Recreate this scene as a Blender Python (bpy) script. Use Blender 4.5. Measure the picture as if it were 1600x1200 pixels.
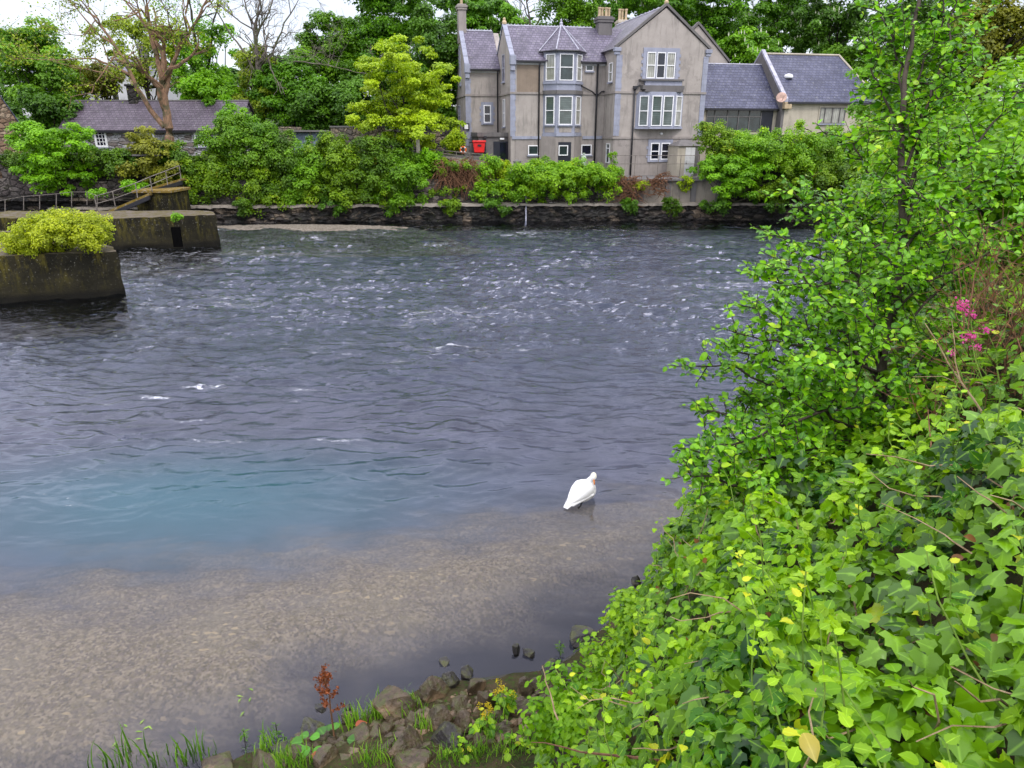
import bpy, bmesh, math, random
import numpy as np
from mathutils import Vector, Matrix

for o in list(bpy.data.objects): bpy.data.objects.remove(o, do_unlink=True)
SC = bpy.context.scene
COL = SC.collection
R = math.radians

# ------------------------------------------------------------------ camera
F = 1109.0; PITCH = R(19.6); CAMZ = 7.0
cam_d = bpy.data.cameras.new('camera'); cam = bpy.data.objects.new('camera', cam_d); COL.objects.link(cam)
cam.location = (0, 0, CAMZ); cam.rotation_euler = (R(90) - PITCH, 0, 0)
cam_d.sensor_width = 36; cam_d.lens = 36 * F / 1600.0; cam_d.clip_start = 0.05; cam_d.clip_end = 2000
SC.camera = cam
# ------------------------------------------------------------------ world: overcast sky
w = bpy.data.worlds.new('World'); SC.world = w; w.use_nodes = True
nt = w.node_tree; nt.nodes.clear()
out = nt.nodes.new('ShaderNodeOutputWorld'); bg = nt.nodes.new('ShaderNodeBackground')
sky = nt.nodes.new('ShaderNodeTexSky'); sky.sky_type = 'NISHITA'; sky.sun_disc = False
sky.sun_elevation = R(52); sky.sun_rotation = R(150); sky.air_density = 1.0
bg2 = nt.nodes.new('ShaderNodeBackground'); add = nt.nodes.new('ShaderNodeAddShader')
bg.inputs[1].default_value = 0.05
nt.links.new(sky.outputs[0], bg.inputs[0])
tc = nt.nodes.new('ShaderNodeTexCoord'); sep = nt.nodes.new('ShaderNodeSeparateXYZ')
nt.links.new(tc.outputs['Generated'], sep.inputs[0])
ramp = nt.nodes.new('ShaderNodeValToRGB')
ramp.color_ramp.elements[0].position = 0.0; ramp.color_ramp.elements[0].color = (.60, .61, .69, 1); _e = ramp.color_ramp.elements.new(.15); _e.color = (.74, .75, .84, 1); _e = ramp.color_ramp.elements.new(.27); _e.color = (1.25, 1.25, 1.37, 1)
ramp.color_ramp.elements[-1].position = 0.8; ramp.color_ramp.elements[-1].color = (2.1, 2.05, 2.25, 1)
nt.links.new(sep.outputs[2], ramp.inputs[0])
nz = nt.nodes.new('ShaderNodeTexNoise'); nz.inputs['Scale'].default_value = 3.0; nz.inputs['Detail'].default_value = 5
mp = nt.nodes.new('ShaderNodeMapping'); mp.inputs['Scale'].default_value = (1, 1, 2.5)
nt.links.new(tc.outputs['Generated'], mp.inputs[0]); nt.links.new(mp.outputs[0], nz.inputs[0])
mr = nt.nodes.new('ShaderNodeMapRange'); mr.inputs[1].default_value = .3; mr.inputs[2].default_value = .7
mr.inputs[3].default_value = .82; mr.inputs[4].default_value = 1.18
nt.links.new(nz.outputs[0], mr.inputs[0])
nt.links.new(ramp.outputs[0], bg2.inputs[0]); nt.links.new(mr.outputs[0], bg2.inputs[1])
nt.links.new(bg.outputs[0], add.inputs[0]); nt.links.new(bg2.outputs[0], add.inputs[1])
nt.links.new(add.outputs[0], out.inputs[0])
# sun behind thin cloud, behind the camera and to its right
sd = bpy.data.lights.new('sun', 'SUN'); sd.energy = 1.5; sd.angle = R(12); sd.color = (1, .96, .9)
sun = bpy.data.objects.new('sun', sd); COL.objects.link(sun)
_d = Vector((math.sin(R(150)) * math.cos(R(52)), math.cos(R(150)) * math.cos(R(52)), math.sin(R(52))))
sun.rotation_euler = _d.to_track_quat('Z', 'Y').to_euler(); sun.location = _d * 60
SC.view_settings.view_transform = 'Standard'; SC.view_settings.look = 'None'
SC.view_settings.exposure = 0.14; SC.view_settings.gamma = 1.0
SC.cycles.max_bounces = 8; SC.cycles.transparent_max_bounces = 12

# ------------------------------------------------------------------ measuring helpers (pixel of the 1600x1200 photo -> point)
def ray(px, py):
    u = (px - 800) / F; v = (600 - py) / F
    return np.array([u, math.cos(PITCH) + v * math.sin(PITCH), -math.sin(PITCH) + v * math.cos(PITCH)])
def atY(px, py, Y):
    d = ray(px, py); t = Y / d[1]; return np.array([d[0] * t, Y, CAMZ + d[2] * t])
def atT(px, py, t):
    d = ray(px, py); return np.array([d[0] * t, d[1] * t, CAMZ + d[2] * t])
def atZ(px, py, z=0.0):
    d = ray(px, py); t = (z - CAMZ) / d[2]; return np.array([d[0] * t, d[1] * t, z])

# ------------------------------------------------------------------ noise
def _hash(ix, iy, seed):
    h = (ix.astype(np.int64) * 374761393 + iy.astype(np.int64) * 668265263 + seed * 1442695041) & 0xffffffff
    h = ((h ^ (h >> 13)) * 1274126177) & 0xffffffff
    return ((h ^ (h >> 16)) & 0xffff) / 65535.0
def perlin(x, y, seed=0):
    x = np.asarray(x, float); y = np.asarray(y, float)
    ix = np.floor(x); iy = np.floor(y); fx = x - ix; fy = y - iy
    def g(dx, dy):
        a = _hash(ix + dx, iy + dy, seed) * 2 * math.pi
        return np.cos(a) * (fx - dx) + np.sin(a) * (fy - dy)
    u = fx * fx * fx * (fx * (fx * 6 - 15) + 10); v = fy * fy * fy * (fy * (fy * 6 - 15) + 10)
    return ((g(0, 0) * (1 - u) + g(1, 0) * u) * (1 - v) + (g(0, 1) * (1 - u) + g(1, 1) * u) * v) * 1.5
def fbm(x, y, seed=0, o=4):
    s = 0; a = 1.0; t = 0
    for i in range(o):
        s = s + a * perlin(x * 2 ** i + 17.3 * i, y * 2 ** i - 9.1 * i, seed + i); t += a; a *= .5
    return s / t
def unit(a): return a / np.maximum(np.linalg.norm(a, axis=-1, keepdims=True), 1e-9)
def smooth(a, b, x):
    t = np.clip((x - a) / (b - a), 0, 1); return t * t * (3 - 2 * t)

# ------------------------------------------------------------------ object helpers
def props(o, label=None, cat=None, group=None, kind=None):
    if label: o['label'] = label
    if cat: o['category'] = cat
    if group: o['group'] = group
    if kind: o['kind'] = kind
    return o
def empty(name, loc, label, cat, group=None, rz=0.0):
    e = bpy.data.objects.new(name, None); COL.objects.link(e)
    e.location = tuple(loc); e.rotation_euler = (0, 0, rz); e.empty_display_size = .3
    return props(e, label, cat, group)
def link(name, me, parent=None):
    o = bpy.data.objects.new(name, me); COL.objects.link(o)
    if parent is not None: o.parent = parent
    return o
def rawmesh(name, V, loops, totals, mat, parent=None, fattr=None, pattr=None, smoothf=False, off=None):
    V = np.asarray(V, np.float32)
    if off is not None: V = V - np.asarray(off, np.float32)
    me = bpy.data.meshes.new(name)
    me.vertices.add(len(V)); me.vertices.foreach_set('co', V.ravel())
    me.loops.add(len(loops)); me.loops.foreach_set('vertex_index', np.asarray(loops, np.int32))
    totals = np.asarray(totals, np.int32)
    st = np.zeros(len(totals), np.int32); st[1:] = np.cumsum(totals)[:-1]
    me.polygons.add(len(totals)); me.polygons.foreach_set('loop_start', st)
    me.update(calc_edges=True)
    if fattr is not None:
        a = me.attributes.new('rnd', 'FLOAT', 'FACE'); a.data.foreach_set('value', np.asarray(fattr, np.float32))
    if pattr is not None:
        for k, v in pattr.items():
            a = me.attributes.new(k, 'FLOAT', 'POINT'); a.data.foreach_set('value', np.asarray(v, np.float32))
    me.polygons.foreach_set('use_smooth', np.full(len(totals), smoothf, bool))
    me.materials.append(mat)
    return link(name, me, parent)
def gridmesh(name, X, Y, Z, mat, pattr=None, parent=None, smoothf=True):
    n, m = X.shape
    idx = np.arange(n * m).reshape(n, m)
    f = np.stack([idx[:-1, :-1], idx[:-1, 1:], idx[1:, 1:], idx[1:, :-1]], -1).reshape(-1, 4)
    V = np.stack([X, Y, Z], -1).reshape(-1, 3)
    return rawmesh(name, V, f.ravel(), np.full(len(f), 4), mat, parent, pattr=pattr, smoothf=smoothf)

class MB:
    """collects simple shapes into one mesh"""
    def __init__(s): s.v = []; s.f = []
    def add(s, vs, fs):
        n = len(s.v); s.v += [tuple(map(float, v)) for v in vs]; s.f += [tuple(i + n for i in f) for f in fs]; return s
    def box(s, x0, x1, y0, y1, z0, z1):
        return s.add([(x0,y0,z0),(x1,y0,z0),(x1,y1,z0),(x0,y1,z0),(x0,y0,z1),(x1,y0,z1),(x1,y1,z1),(x0,y1,z1)],
                     [(0,3,2,1),(4,5,6,7),(0,1,5,4),(1,2,6,5),(2,3,7,6),(3,0,4,7)])
    def prism(s, pts, z0, z1):
        """pts: plan polygon counter-clockwise; z0,z1 scalar or lists"""
        n = len(pts); a = z0 if hasattr(z0, '__len__') else [z0]*n; b = z1 if hasattr(z1, '__len__') else [z1]*n
        vs = [(p[0], p[1], a[i]) for i, p in enumerate(pts)] + [(p[0], p[1], b[i]) for i, p in enumerate(pts)]
        fs = [tuple(range(n))[::-1], tuple(range(n, 2*n))] + [(i, (i+1) % n, n+(i+1) % n, n+i) for i in range(n)]
        return s.add(vs, fs)
    def extr(s, poly, vec):
        """3-D polygon extruded by vec"""
        n = len(poly); p = [np.array(q, float) for q in poly]; v = np.array(vec, float)
        return s.add(p + [q + v for q in p], [tuple(range(n))[::-1], tuple(range(n, 2*n))] + [(i, (i+1) % n, n+(i+1) % n, n+i) for i in range(n)])
    def slab(s, A, B, z0, z1, d0, d1):
        """upright box along A->B (plan), between outward offsets d0..d1 (outward = right of A->B)"""
        A = np.array(A, float); B = np.array(B, float); t = (B-A)/np.linalg.norm(B-A); n = np.array([t[1], -t[0]])
        q = [A+n*d1, B+n*d1, B+n*d0, A+n*d0]
        return s.prism(q, z0, z1)
    def tube(s, pts, r, n=6):
        pts = [np.array(p, float) for p in pts]; m = len(pts)
        rr = r if hasattr(r, '__len__') else [r]*m
        vs = []; fs = []
        for i, p in enumerate(pts):
            t = unit(pts[min(i+1, m-1)] - pts[max(i-1, 0)])
            a = np.cross(t, [0, 0, 1.0]);
            if np.linalg.norm(a) < .1: a = np.cross(t, [0, 1.0, 0])
            a = unit(a); b = np.cross(t, a)
            for k in range(n):
                th = 2*math.pi*k/n; vs.append(p + rr[i]*(a*math.cos(th) + b*math.sin(th)))
        for i in range(m-1):
            for k in range(n): fs.append((i*n+k, i*n+(k+1) % n, (i+1)*n+(k+1) % n, (i+1)*n+k))
        fs.append(tuple(range(n))[::-1]); fs.append(tuple(range((m-1)*n, m*n)))
        return s.add(vs, fs)
    def lathe(s, c, prof, n=12, ax=(1, 1)):
        c = np.array(c, float); vs = []; fs = []; m = len(prof)
        for (r, z) in prof:
            for k in range(n):
                th = 2*math.pi*k/n; vs.append(c + [r*math.cos(th)*ax[0], r*math.sin(th)*ax[1], z])
        for i in range(m-1):
            for k in range(n): fs.append((i*n+k, i*n+(k+1) % n, (i+1)*n+(k+1) % n, (i+1)*n+k))
        fs.append(tuple(range(n))[::-1]); fs.append(tuple(range((m-1)*n, m*n)))
        return s.add(vs, fs)
    def build(s, name, mat, parent=None, off=None, smoothf=False, bevel=0):
        me = bpy.data.meshes.new(name)
        v = s.v if off is None else [(a[0]-off[0], a[1]-off[1], a[2]-off[2]) for a in s.v]
        me.from_pydata(v, [], s.f); me.update(); me.materials.append(mat)
        if smoothf: me.polygons.foreach_set('use_smooth', np.ones(len(me.polygons), bool))
        o = link(name, me, parent)
        if bevel:
            b = o.modifiers.new('bevel', 'BEVEL'); b.width = bevel; b.segments = 2; b.limit_method = 'ANGLE'
        return o

# ------------------------------------------------------------------ materials
class NM:
    def __init__(s, name):
        s.m = bpy.data.materials.new(name); s.m.use_nodes = True; s.t = s.m.node_tree; s.t.nodes.clear()
        s.o = s.n('ShaderNodeOutputMaterial')
    def n(s, ty, **k):
        x = s.t.nodes.new(ty)
        for a, b in k.items(): setattr(x, a, b)
        return x
    def l(s, a, b): s.t.links.new(a, b)
    def pos(s, scale=(1, 1, 1), kind='Object'):
        c = s.n('ShaderNodeTexCoord'); m = s.n('ShaderNodeMapping'); m.inputs['Scale'].default_value = scale
        s.l(c.outputs[kind], m.inputs[0]); return m.outputs[0]
    def noise(s, vec, scale, detail=4, rough=.55):
        x = s.n('ShaderNodeTexNoise'); x.inputs['Scale'].default_value = scale; x.inputs['Detail'].default_value = detail
        x.inputs['Roughness'].default_value = rough
        if vec is not None: s.l(vec, x.inputs['Vector'])
        return x.outputs[0]
    def rng(s, v, a, b, c=0., d=1.):
        x = s.n('ShaderNodeMapRange'); x.inputs[1].default_value = a; x.inputs[2].default_value = b
        x.inputs[3].default_value = c; x.inputs[4].default_value = d; s.l(v, x.inputs[0]); return x.outputs[0]
    def mix(s, fac, a, b, mode='MIX'):
        x = s.n('ShaderNodeMix', data_type='RGBA', blend_type=mode)
        for sock, v in ((x.inputs[0], fac), (x.inputs[6], a), (x.inputs[7], b)):
            if isinstance(v, (int, float)): sock.default_value = v
            elif isinstance(v, tuple): sock.default_value = (*v, 1) if len(v) == 3 else v
            else: s.l(v, sock)
        return x.outputs[2]
    def math(s, op, a, b=0.):
        x = s.n('ShaderNodeMath', operation=op)
        for sock, v in ((x.inputs[0], a), (x.inputs[1], b)):
            if isinstance(v, (int, float)): sock.default_value = v
            else: s.l(v, sock)
        return x.outputs[0]
    def attr(s, name):
        x = s.n('ShaderNodeAttribute', attribute_name=name); return x.outputs['Fac']
    def bump(s, h, strength=.5, dist=.02, nrm=None):
        x = s.n('ShaderNodeBump'); x.inputs['Strength'].default_value = strength; x.inputs['Distance'].default_value = dist
        s.l(h, x.inputs['Height'])
        if nrm is not None: s.l(nrm, x.inputs['Normal'])
        return x.outputs[0]
    def pbr(s, col, rough=.8, spec=.3, nrm=None, metal=0.):
        b = s.n('ShaderNodeBsdfPrincipled')
        for k, v in (('Base Color', col), ('Roughness', rough), ('Specular IOR Level', spec), ('Metallic', metal)):
            if isinstance(v, (int, float)): b.inputs[k].default_value = v
            elif isinstance(v, tuple): b.inputs[k].default_value = (*v, 1)
            else: s.l(v, b.inputs[k])
        if nrm is not None: s.l(nrm, b.inputs['Normal'])
        s.l(b.outputs[0], s.o.inputs[0]); return b
    def done(s): return s.m

def m_plain(name, col, rough=.6, spec=.3, vary=.15, scale=3., bump=.2, metal=0.):
    M = NM(name); p = M.pos(); a = M.noise(p, scale, 5)
    c = M.mix(M.rng(a, .35, .65), tuple(x*(1-vary) for x in col), tuple(min(1, x*(1+vary)) for x in col))
    M.pbr(c, rough, spec, M.bump(M.noise(p, scale*6, 3), bump, .01), metal); return M.done()

def m_render(name, col, dark, stain=.5, sc=1.0):
    """lime render with rain streaks and damp patches"""
    M = NM(name); p = M.pos(); ps = M.pos((1.3*sc, 1.3*sc, .22*sc))
    a = M.noise(p, .9*sc, 6, .65); b = M.noise(ps, 1.6, 5, .7); f = M.noise(p, 14, 4, .7)
    c = M.mix(M.rng(a, .38, .66), col, tuple(x*.8 for x in col))
    c = M.mix(M.math('MULTIPLY', M.rng(b, .52, .75), stain), c, dark)
    c = M.mix(M.math('MULTIPLY', M.rng(f, .4, .7), .25), c, tuple(x*.7 for x in col))
    c = M.mix(M.rng(M.noise(p, .55*sc, 4, .7), .60, .64, 0, .55), c, tuple(x*.62 for x in col))
    M.pbr(c, .9, .15, M.bump(f, .4, .02)); return M.done()

def m_slate(name, c1, c2, axis='x', row=.21, wid=.34):
    M = NM(name); c = M.n('ShaderNodeTexCoord'); s = M.n('ShaderNodeSeparateXYZ'); M.l(c.outputs['Object'], s.inputs[0])
    k = M.n('ShaderNodeCombineXYZ'); M.l(s.outputs[0 if axis == 'x' else 1], k.inputs[0]); M.l(s.outputs[2], k.inputs[1])
    b = M.n('ShaderNodeTexBrick'); b.inputs['Scale'].default_value = 1; b.inputs['Brick Width'].default_value = wid
    b.inputs['Row Height'].default_value = row; b.inputs['Mortar Size'].default_value = .016; b.inputs['Bias'].default_value = 0
    b.inputs['Mortar Smooth'].default_value = .3
    b.inputs['Color1'].default_value = (*c1, 1); b.inputs['Color2'].default_value = (*c2, 1)
    b.inputs['Mortar'].default_value = (*(x*.25 for x in c1), 1); M.l(k.outputs[0], b.inputs['Vector'])
    p = M.pos(); n1 = M.noise(p, .8, 5, .7); n2 = M.noise(p, 5, 4)
    col = M.mix(M.rng(n1, .45, .7), b.outputs[0], tuple(x*.55 for x in c1))
    col = M.mix(M.math('MULTIPLY', M.rng(n2, .62, .72), .5), col, (.32, .33, .27))
    bp = M.bump(b.outputs['Fac'], .8, .03); M.pbr(col, .5, .45, M.bump(n2, .2, .02, bp)); return M.done()

def m_stone(name, cols, size=1.6, mortar=.4, moss=None, flat=1.6, wet=.5, bias=.0):
    """irregular rubble masonry"""
    M = NM(name); p = M.pos((size, size, size*flat)); pn = M.pos()
    d = M.n('ShaderNodeVectorMath', operation='ADD')
    nn = M.n('ShaderNodeTexNoise'); nn.inputs['Scale'].default_value = 1.3*size; M.l(pn, nn.inputs[0])
    sc = M.n('ShaderNodeVectorMath', operation='SCALE'); sc.inputs['Scale'].default_value = .55; M.l(nn.outputs[1], sc.inputs[0])
    M.l(p, d.inputs[0]); M.l(sc.outputs[0], d.inputs[1])
    v = M.n('ShaderNodeTexVoronoi'); M.l(d.outputs[0], v.inputs['Vector']); v.inputs['Scale'].default_value = 1
    e = M.n('ShaderNodeTexVoronoi', feature='DISTANCE_TO_EDGE'); M.l(d.outputs[0], e.inputs['Vector']); e.inputs['Scale'].default_value = 1
    hs = M.n('ShaderNodeSeparateColor'); M.l(v.outputs['Color'], hs.inputs[0])
    c = M.mix(M.rng(hs.outputs[0], .1, .9), cols[0], cols[1])
    c = M.mix(M.rng(hs.outputs[1], .65, .8), c, cols[2])
    f = M.noise(pn, 9, 5, .7)
    c = M.mix(M.rng(f, .3, .75), c, M.mix(1., c, (.45, .45, .45), 'MULTIPLY'))
    edge = M.rng(e.outputs[0], 0., .09, 1, 0)
    c = M.mix(M.math('MULTIPLY', edge, mortar), c, (.012, .011, .01))
    big = M.noise(pn, .35, 5, .7)
    c = M.mix(M.rng(big, .5-bias, .62-bias, 0, .85), c, (.018, .018, .016))
    if moss: c = M.mix(M.rng(M.noise(pn, 1.2, 5, .75), .56, .66), c, moss)
    h = M.math('ADD', M.rng(e.outputs[0], 0, .2), M.math('MULTIPLY', f, .5))
    M.pbr(c, .8 if wet < .6 else .55, .3, M.bump(h, 1., .08)); return M.done()

def m_leaf(name, c1, c2, c3=None, gloss=.35, trans=.35, rough=.42, rib=0.0, hue=.5):
    M = NM(name); r = M.attr('rnd'); p = M.pos()
    big = M.noise(p, hue, 3)
    c = M.mix(r, c1, c2)
    c = M.mix(M.rng(big, .42, .62, 0, .6), c, M.mix(r, tuple(x*.62 for x in c1), tuple(x*.8 for x in c2)))
    if c3: c = M.mix(M.rng(r, .93, .95), c, c3)
    if rib: c = M.mix(M.math('MULTIPLY', M.rng(M.attr('rib'), .86, 1.), rib), c, tuple(min(1, x*1.25+.04) for x in c2))
    n = None
    if rib: n = M.bump(M.noise(p, 60, 2), .25, .004)
    b = M.pbr(c, rough, gloss, n)
    t = M.n('ShaderNodeBsdfTranslucent'); hs = M.n('ShaderNodeHueSaturation'); hs.inputs['Value'].default_value = 1.2
    M.l(c, hs.inputs['Color']); M.l(hs.outputs[0], t.inputs[0])
    ms = M.n('ShaderNodeMixShader'); ms.inputs[0].default_value = trans
    M.l(b.outputs[0], ms.inputs[1]); M.l(t.outputs[0], ms.inputs[2]); M.l(ms.outputs[0], M.o.inputs[0])
    return M.done()

def m_bark(name, c1, c2, moss=None):
    M = NM(name); p = M.pos((4, 4, .8)); a = M.noise(p, 3, 5, .7)
    c = M.mix(M.rng(a, .35, .65), c1, c2)
    if moss: c = M.mix(M.rng(M.noise(M.pos(), 1.5, 4), .5, .6), c, moss)
    M.pbr(c, .9, .2, M.bump(a, .8, .03)); return M.done()

MT = {}
MT['wall'] = m_render('lime_render', (.40, .36, .325), (.15, .14, .13), .9)
MT['wall_brown'] = m_render('bare_render', (.27, .215, .165), (.15, .12, .10), .6)
MT['wall_base'] = m_render('basement_render', (.33, .295, .27), (.14, .125, .115), .75)
MT['cream'] = m_render('cream_render', (.50, .45, .36), (.26, .23, .18), .35)
MT['white_wall'] = m_render('whitewash', (.62, .62, .64), (.35, .35, .35), .3)
MT['lime'] = m_render('dressed_limestone', (.33, .345, .42), (.15, .15, .17), .5, 1.6)
MT['dark_conc'] = m_render('dark_concrete', (.17, .16, .155), (.06, .06, .06), .7)
MT['conc'] = m_render('quay_concrete', (.34, .30, .25), (.035, .035, .03), 1.0, .8)
MT['slate_x'] = m_slate('purple_slate', (.105, .092, .135), (.17, .15, .205))
MT['slate_y'] = m_slate('purple_slate_side', (.115, .105, .135), (.17, .16, .19), 'y')
MT['slate_b'] = m_slate('blue_slate', (.045, .05, .095), (.085, .09, .145), 'x', .24, .38)
MT['slate_c'] = m_slate('cottage_slate', (.10, .075, .105), (.15, .12, .155), 'x', .2, .36)
MT['white'] = m_plain('white_frame', (.8, .8, .8), .4, .4, .05)
MT['black'] = m_plain('black_iron', (.02, .02, .024), .45, .4)
MT['rust'] = m_plain('weathered_rail', (.16, .14, .12), .7, .3, .4, 5)
MT['pot'] = m_plain('clay_pot', (.46, .36, .23), .8, .2, .2)
MT['red'] = m_plain('red_plastic', (.75, .02, .02), .35, .5, .08)
MT['orange'] = m_plain('orange_plastic', (.85, .17, .02), .4, .4, .05)
MT['greenish'] = m_plain('pale_green_metal', (.35, .42, .33), .5, .4)
MT['door_w'] = m_render('flaking_white_paint', (.68, .68, .66), (.2, .2, .18), .7, 3)
MT['door_d'] = m_plain('dark_door', (.018, .02, .03), .4, .4)
MT['slot'] = m_plain('dark_slot', (.004, .004, .004), 1., 0., .1)
MT['dish'] = m_plain('rusty_dish', (.48, .33, .27), .7, .2, .3)
MT['lead'] = m_plain('lead', (.36, .36, .42), .6, .3, .25)
def m_glass(name, col, line=None, spec=.8):
    M = NM(name); p = M.pos((1, 1, 1)); a = M.noise(p, 1.7, 3)
    c = M.mix(M.rng(a, .35, .65), col, tuple(x*.45 for x in col))
    if line:
        wv = M.n('ShaderNodeTexWave', wave_type='BANDS', bands_direction='Z' if line == 'blind' else 'X')
        wv.inputs['Scale'].default_value = 2.2 if line == 'blind' else 1.6; wv.inputs['Distortion'].default_value = .6; M.l(p, wv.inputs[0])
        c = M.mix(wv.outputs['Fac'], c, tuple(x*.55 for x in col))
    M.pbr(c, .08, spec); return M.done()
MT['glass'] = m_glass('window_glass', (.035, .055, .055))
MT['glass_blind'] = m_glass('glass_with_blind', (.13, .17, .16), 'blind')
MT['glass_curtain'] = m_glass('glass_with_curtain', (.46, .46, .40), 'curtain')
MT['glass_dark'] = m_glass('dark_glass', (.012, .014, .03))
MT['quay'] = m_stone('quay_rubble', ((.035, .032, .030), (.085, .07, .06), (.26, .20, .14)), 1.3, .95, (.018, .022, .006), 2.6, .7, .08)
MT['quay_up'] = m_stone('upper_quay_stone', ((.11, .09, .08), (.19, .155, .14), (.28, .24, .21)), 1.7, .8, (.03, .035, .012), 1.7, .3, .03)
MT['cot_wall'] = m_stone('cottage_stone', ((.44, .43, .44), (.56, .55, .56), (.26, .22, .20)), 1.5, .5, None, 2.4, .3, -.25)
MT['brown_stone'] = m_stone('brown_stone', ((.20, .13, .08), (.30, .20, .13), (.38, .29, .2)), 1.6, .7, None, 1.8, .3, -.06)
MT['field_stone'] = m_stone('pale_rubble', ((.30, .24, .17), (.42, .34, .25), (.2, .17, .14)), 2.0, .7, None, 1.2, .3, -.2)
def m_pier():
    M = NM('mossy_concrete'); p = M.pos(); ps = M.pos((1, 1, .3)); g = M.n('ShaderNodeNewGeometry')
    s = M.n('ShaderNodeSeparateXYZ'); M.l(g.outputs['Normal'], s.inputs[0])
    pz = M.n('ShaderNodeSeparateXYZ'); M.l(g.outputs['Position'], pz.inputs[0])
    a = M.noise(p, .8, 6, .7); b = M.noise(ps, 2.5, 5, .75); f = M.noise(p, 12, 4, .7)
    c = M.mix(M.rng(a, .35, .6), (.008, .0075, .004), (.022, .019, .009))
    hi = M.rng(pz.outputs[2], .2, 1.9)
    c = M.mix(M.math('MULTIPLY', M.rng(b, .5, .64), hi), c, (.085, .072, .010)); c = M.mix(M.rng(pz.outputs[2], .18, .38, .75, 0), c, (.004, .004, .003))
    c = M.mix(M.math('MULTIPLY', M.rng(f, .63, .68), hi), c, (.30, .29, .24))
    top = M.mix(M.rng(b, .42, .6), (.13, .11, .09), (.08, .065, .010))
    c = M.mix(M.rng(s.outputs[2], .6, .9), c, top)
    M.pbr(c, .85, .2, M.bump(M.math('ADD', f, a), .9, .05)); return M.done()
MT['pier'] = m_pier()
def m_moss():
    M = NM('mossy_boards'); p = M.pos(); a = M.noise(p, 2.2, 5, .7)
    c = M.mix(M.rng(a, .35, .6), (.15, .105, .015), (.20, .14, .04)); c = M.mix(M.rng(M.noise(p, 6, 4, .7), .55, .65), c, (.3, .27, .24))
    M.pbr(c, .95, .1, M.bump(a, .8, .04)); return M.done()
MT['moss'] = m_moss()

# leaves
L = {}
L['sycamore'] = m_leaf('fresh_green_leaves', (.09, .25, .004), (.28, .58, .010))
L['dark'] = m_leaf('dark_green_leaves', (.028, .09, .006), (.13, .30, .012))
L['mid'] = m_leaf('mid_green_leaves', (.06, .17, .004), (.22, .45, .012))
L['chestnut'] = m_leaf('chestnut_leaves', (.04, .14, .004), (.20, .46, .012))
L['yellow'] = m_leaf('yellow_green_leaves', (.20, .34, .004), (.54, .70, .012))
L['olive'] = m_leaf('olive_leaves', (.13, .20, .006), (.38, .50, .02))
L['rusty'] = m_leaf('bronze_leaves', (.13, .15, .010), (.36, .38, .03))
L['ivy_far'] = m_leaf('ivy_leaves_far', (.025, .08, .004), (.17, .33, .012), (.32, .33, .03))
L['hedge'] = m_leaf('bank_hedge_leaves', (.05, .14, .004), (.27, .44, .010), (.42, .44, .02))
L['gorse'] = m_leaf('pier_bush_leaves', (.20, .28, .006), (.56, .64, .015))
L['bright'] = m_leaf('bright_laurel_leaves', (.08, .24, .004), (.32, .56, .008), (.50, .58, .015))
L['hawthorn'] = m_leaf('hawthorn_leaves', (.06, .18, .006), (.22, .42, .015), (.7, .72, .55))
L['alder'] = m_leaf('alder_leaves', (.04, .17, .003), (.27, .60, .008), (.42, .64, .02), .38, .34, .34, .35, 1.2)
L['alder_back'] = m_leaf('back_shrub_leaves', (.08, .24, .004), (.30, .56, .008), (.48, .58, .015), .3, .4, .4, .3, 1.0)
L['ivy'] = m_leaf('ivy_leaves', (.012, .062, .004), (.22, .46, .005), (.42, .55, .015), .38, .2, .3, .5, 1.6)
L['bramble'] = m_leaf('bramble_leaves', (.05, .18, .004), (.38, .64, .008), (.55, .58, .02), .3, .32, .38, .5, 1.6)
L['grass'] = m_leaf('grass_blades', (.07, .20, .01), (.25, .45, .03), (.35, .32, .12), .3, .4)
L['dry'] = m_leaf('dry_leaves', (.12, .055, .02), (.28, .13, .04), None, .2, .2)
L['dock'] = m_leaf('rusty_dock_seed', (.13, .035, .012), (.30, .09, .03), None, .2, .2)
L['petal'] = m_leaf('white_blossom', (.45, .48, .3), (.75, .76, .6), None, .2, .3)
L['pink'] = m_leaf('pink_petals', (.70, .05, .30), (.85, .16, .50), None, .2, .3)
L['yflower'] = m_leaf('yellow_florets', (.45, .33, .01), (.62, .50, .02), None, .2, .3)
L['yellowleaf'] = m_leaf('old_yellow_leaf', (.38, .31, .03), (.48, .40, .04), None, .4, .2, .4, .4)
L['waterweed'] = m_leaf('floating_leaves', (.16, .30, .04), (.35, .5, .1), None, .4, .2)
L['redleaf'] = m_leaf('dock_leaves', (.05, .14, .02), (.12, .40, .02), (.35, .08, .03), .4, .3, .4, .4)
B = {}
B['dark'] = m_bark('dark_bark', (.025, .02, .016), (.06, .05, .04), (.05, .06, .02))
B['red'] = m_bark('reddish_bark', (.13, .085, .06), (.33, .20, .12), (.10, .09, .05))
B['grey'] = m_bark('grey_twigs', (.10, .085, .075), (.2, .17, .15), (.10, .11, .05))
B['alder'] = m_bark('alder_bark', (.03, .024, .018), (.075, .06, .045))
B['straw'] = m_bark('straw_stems', (.22, .15, .08), (.4, .3, .18))
B['green'] = m_bark('green_stems', (.12, .22, .03), (.2, .3, .05))
B['brown'] = m_bark('brown_dead_stems', (.12, .06, .035), (.25, .13, .07))

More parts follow.
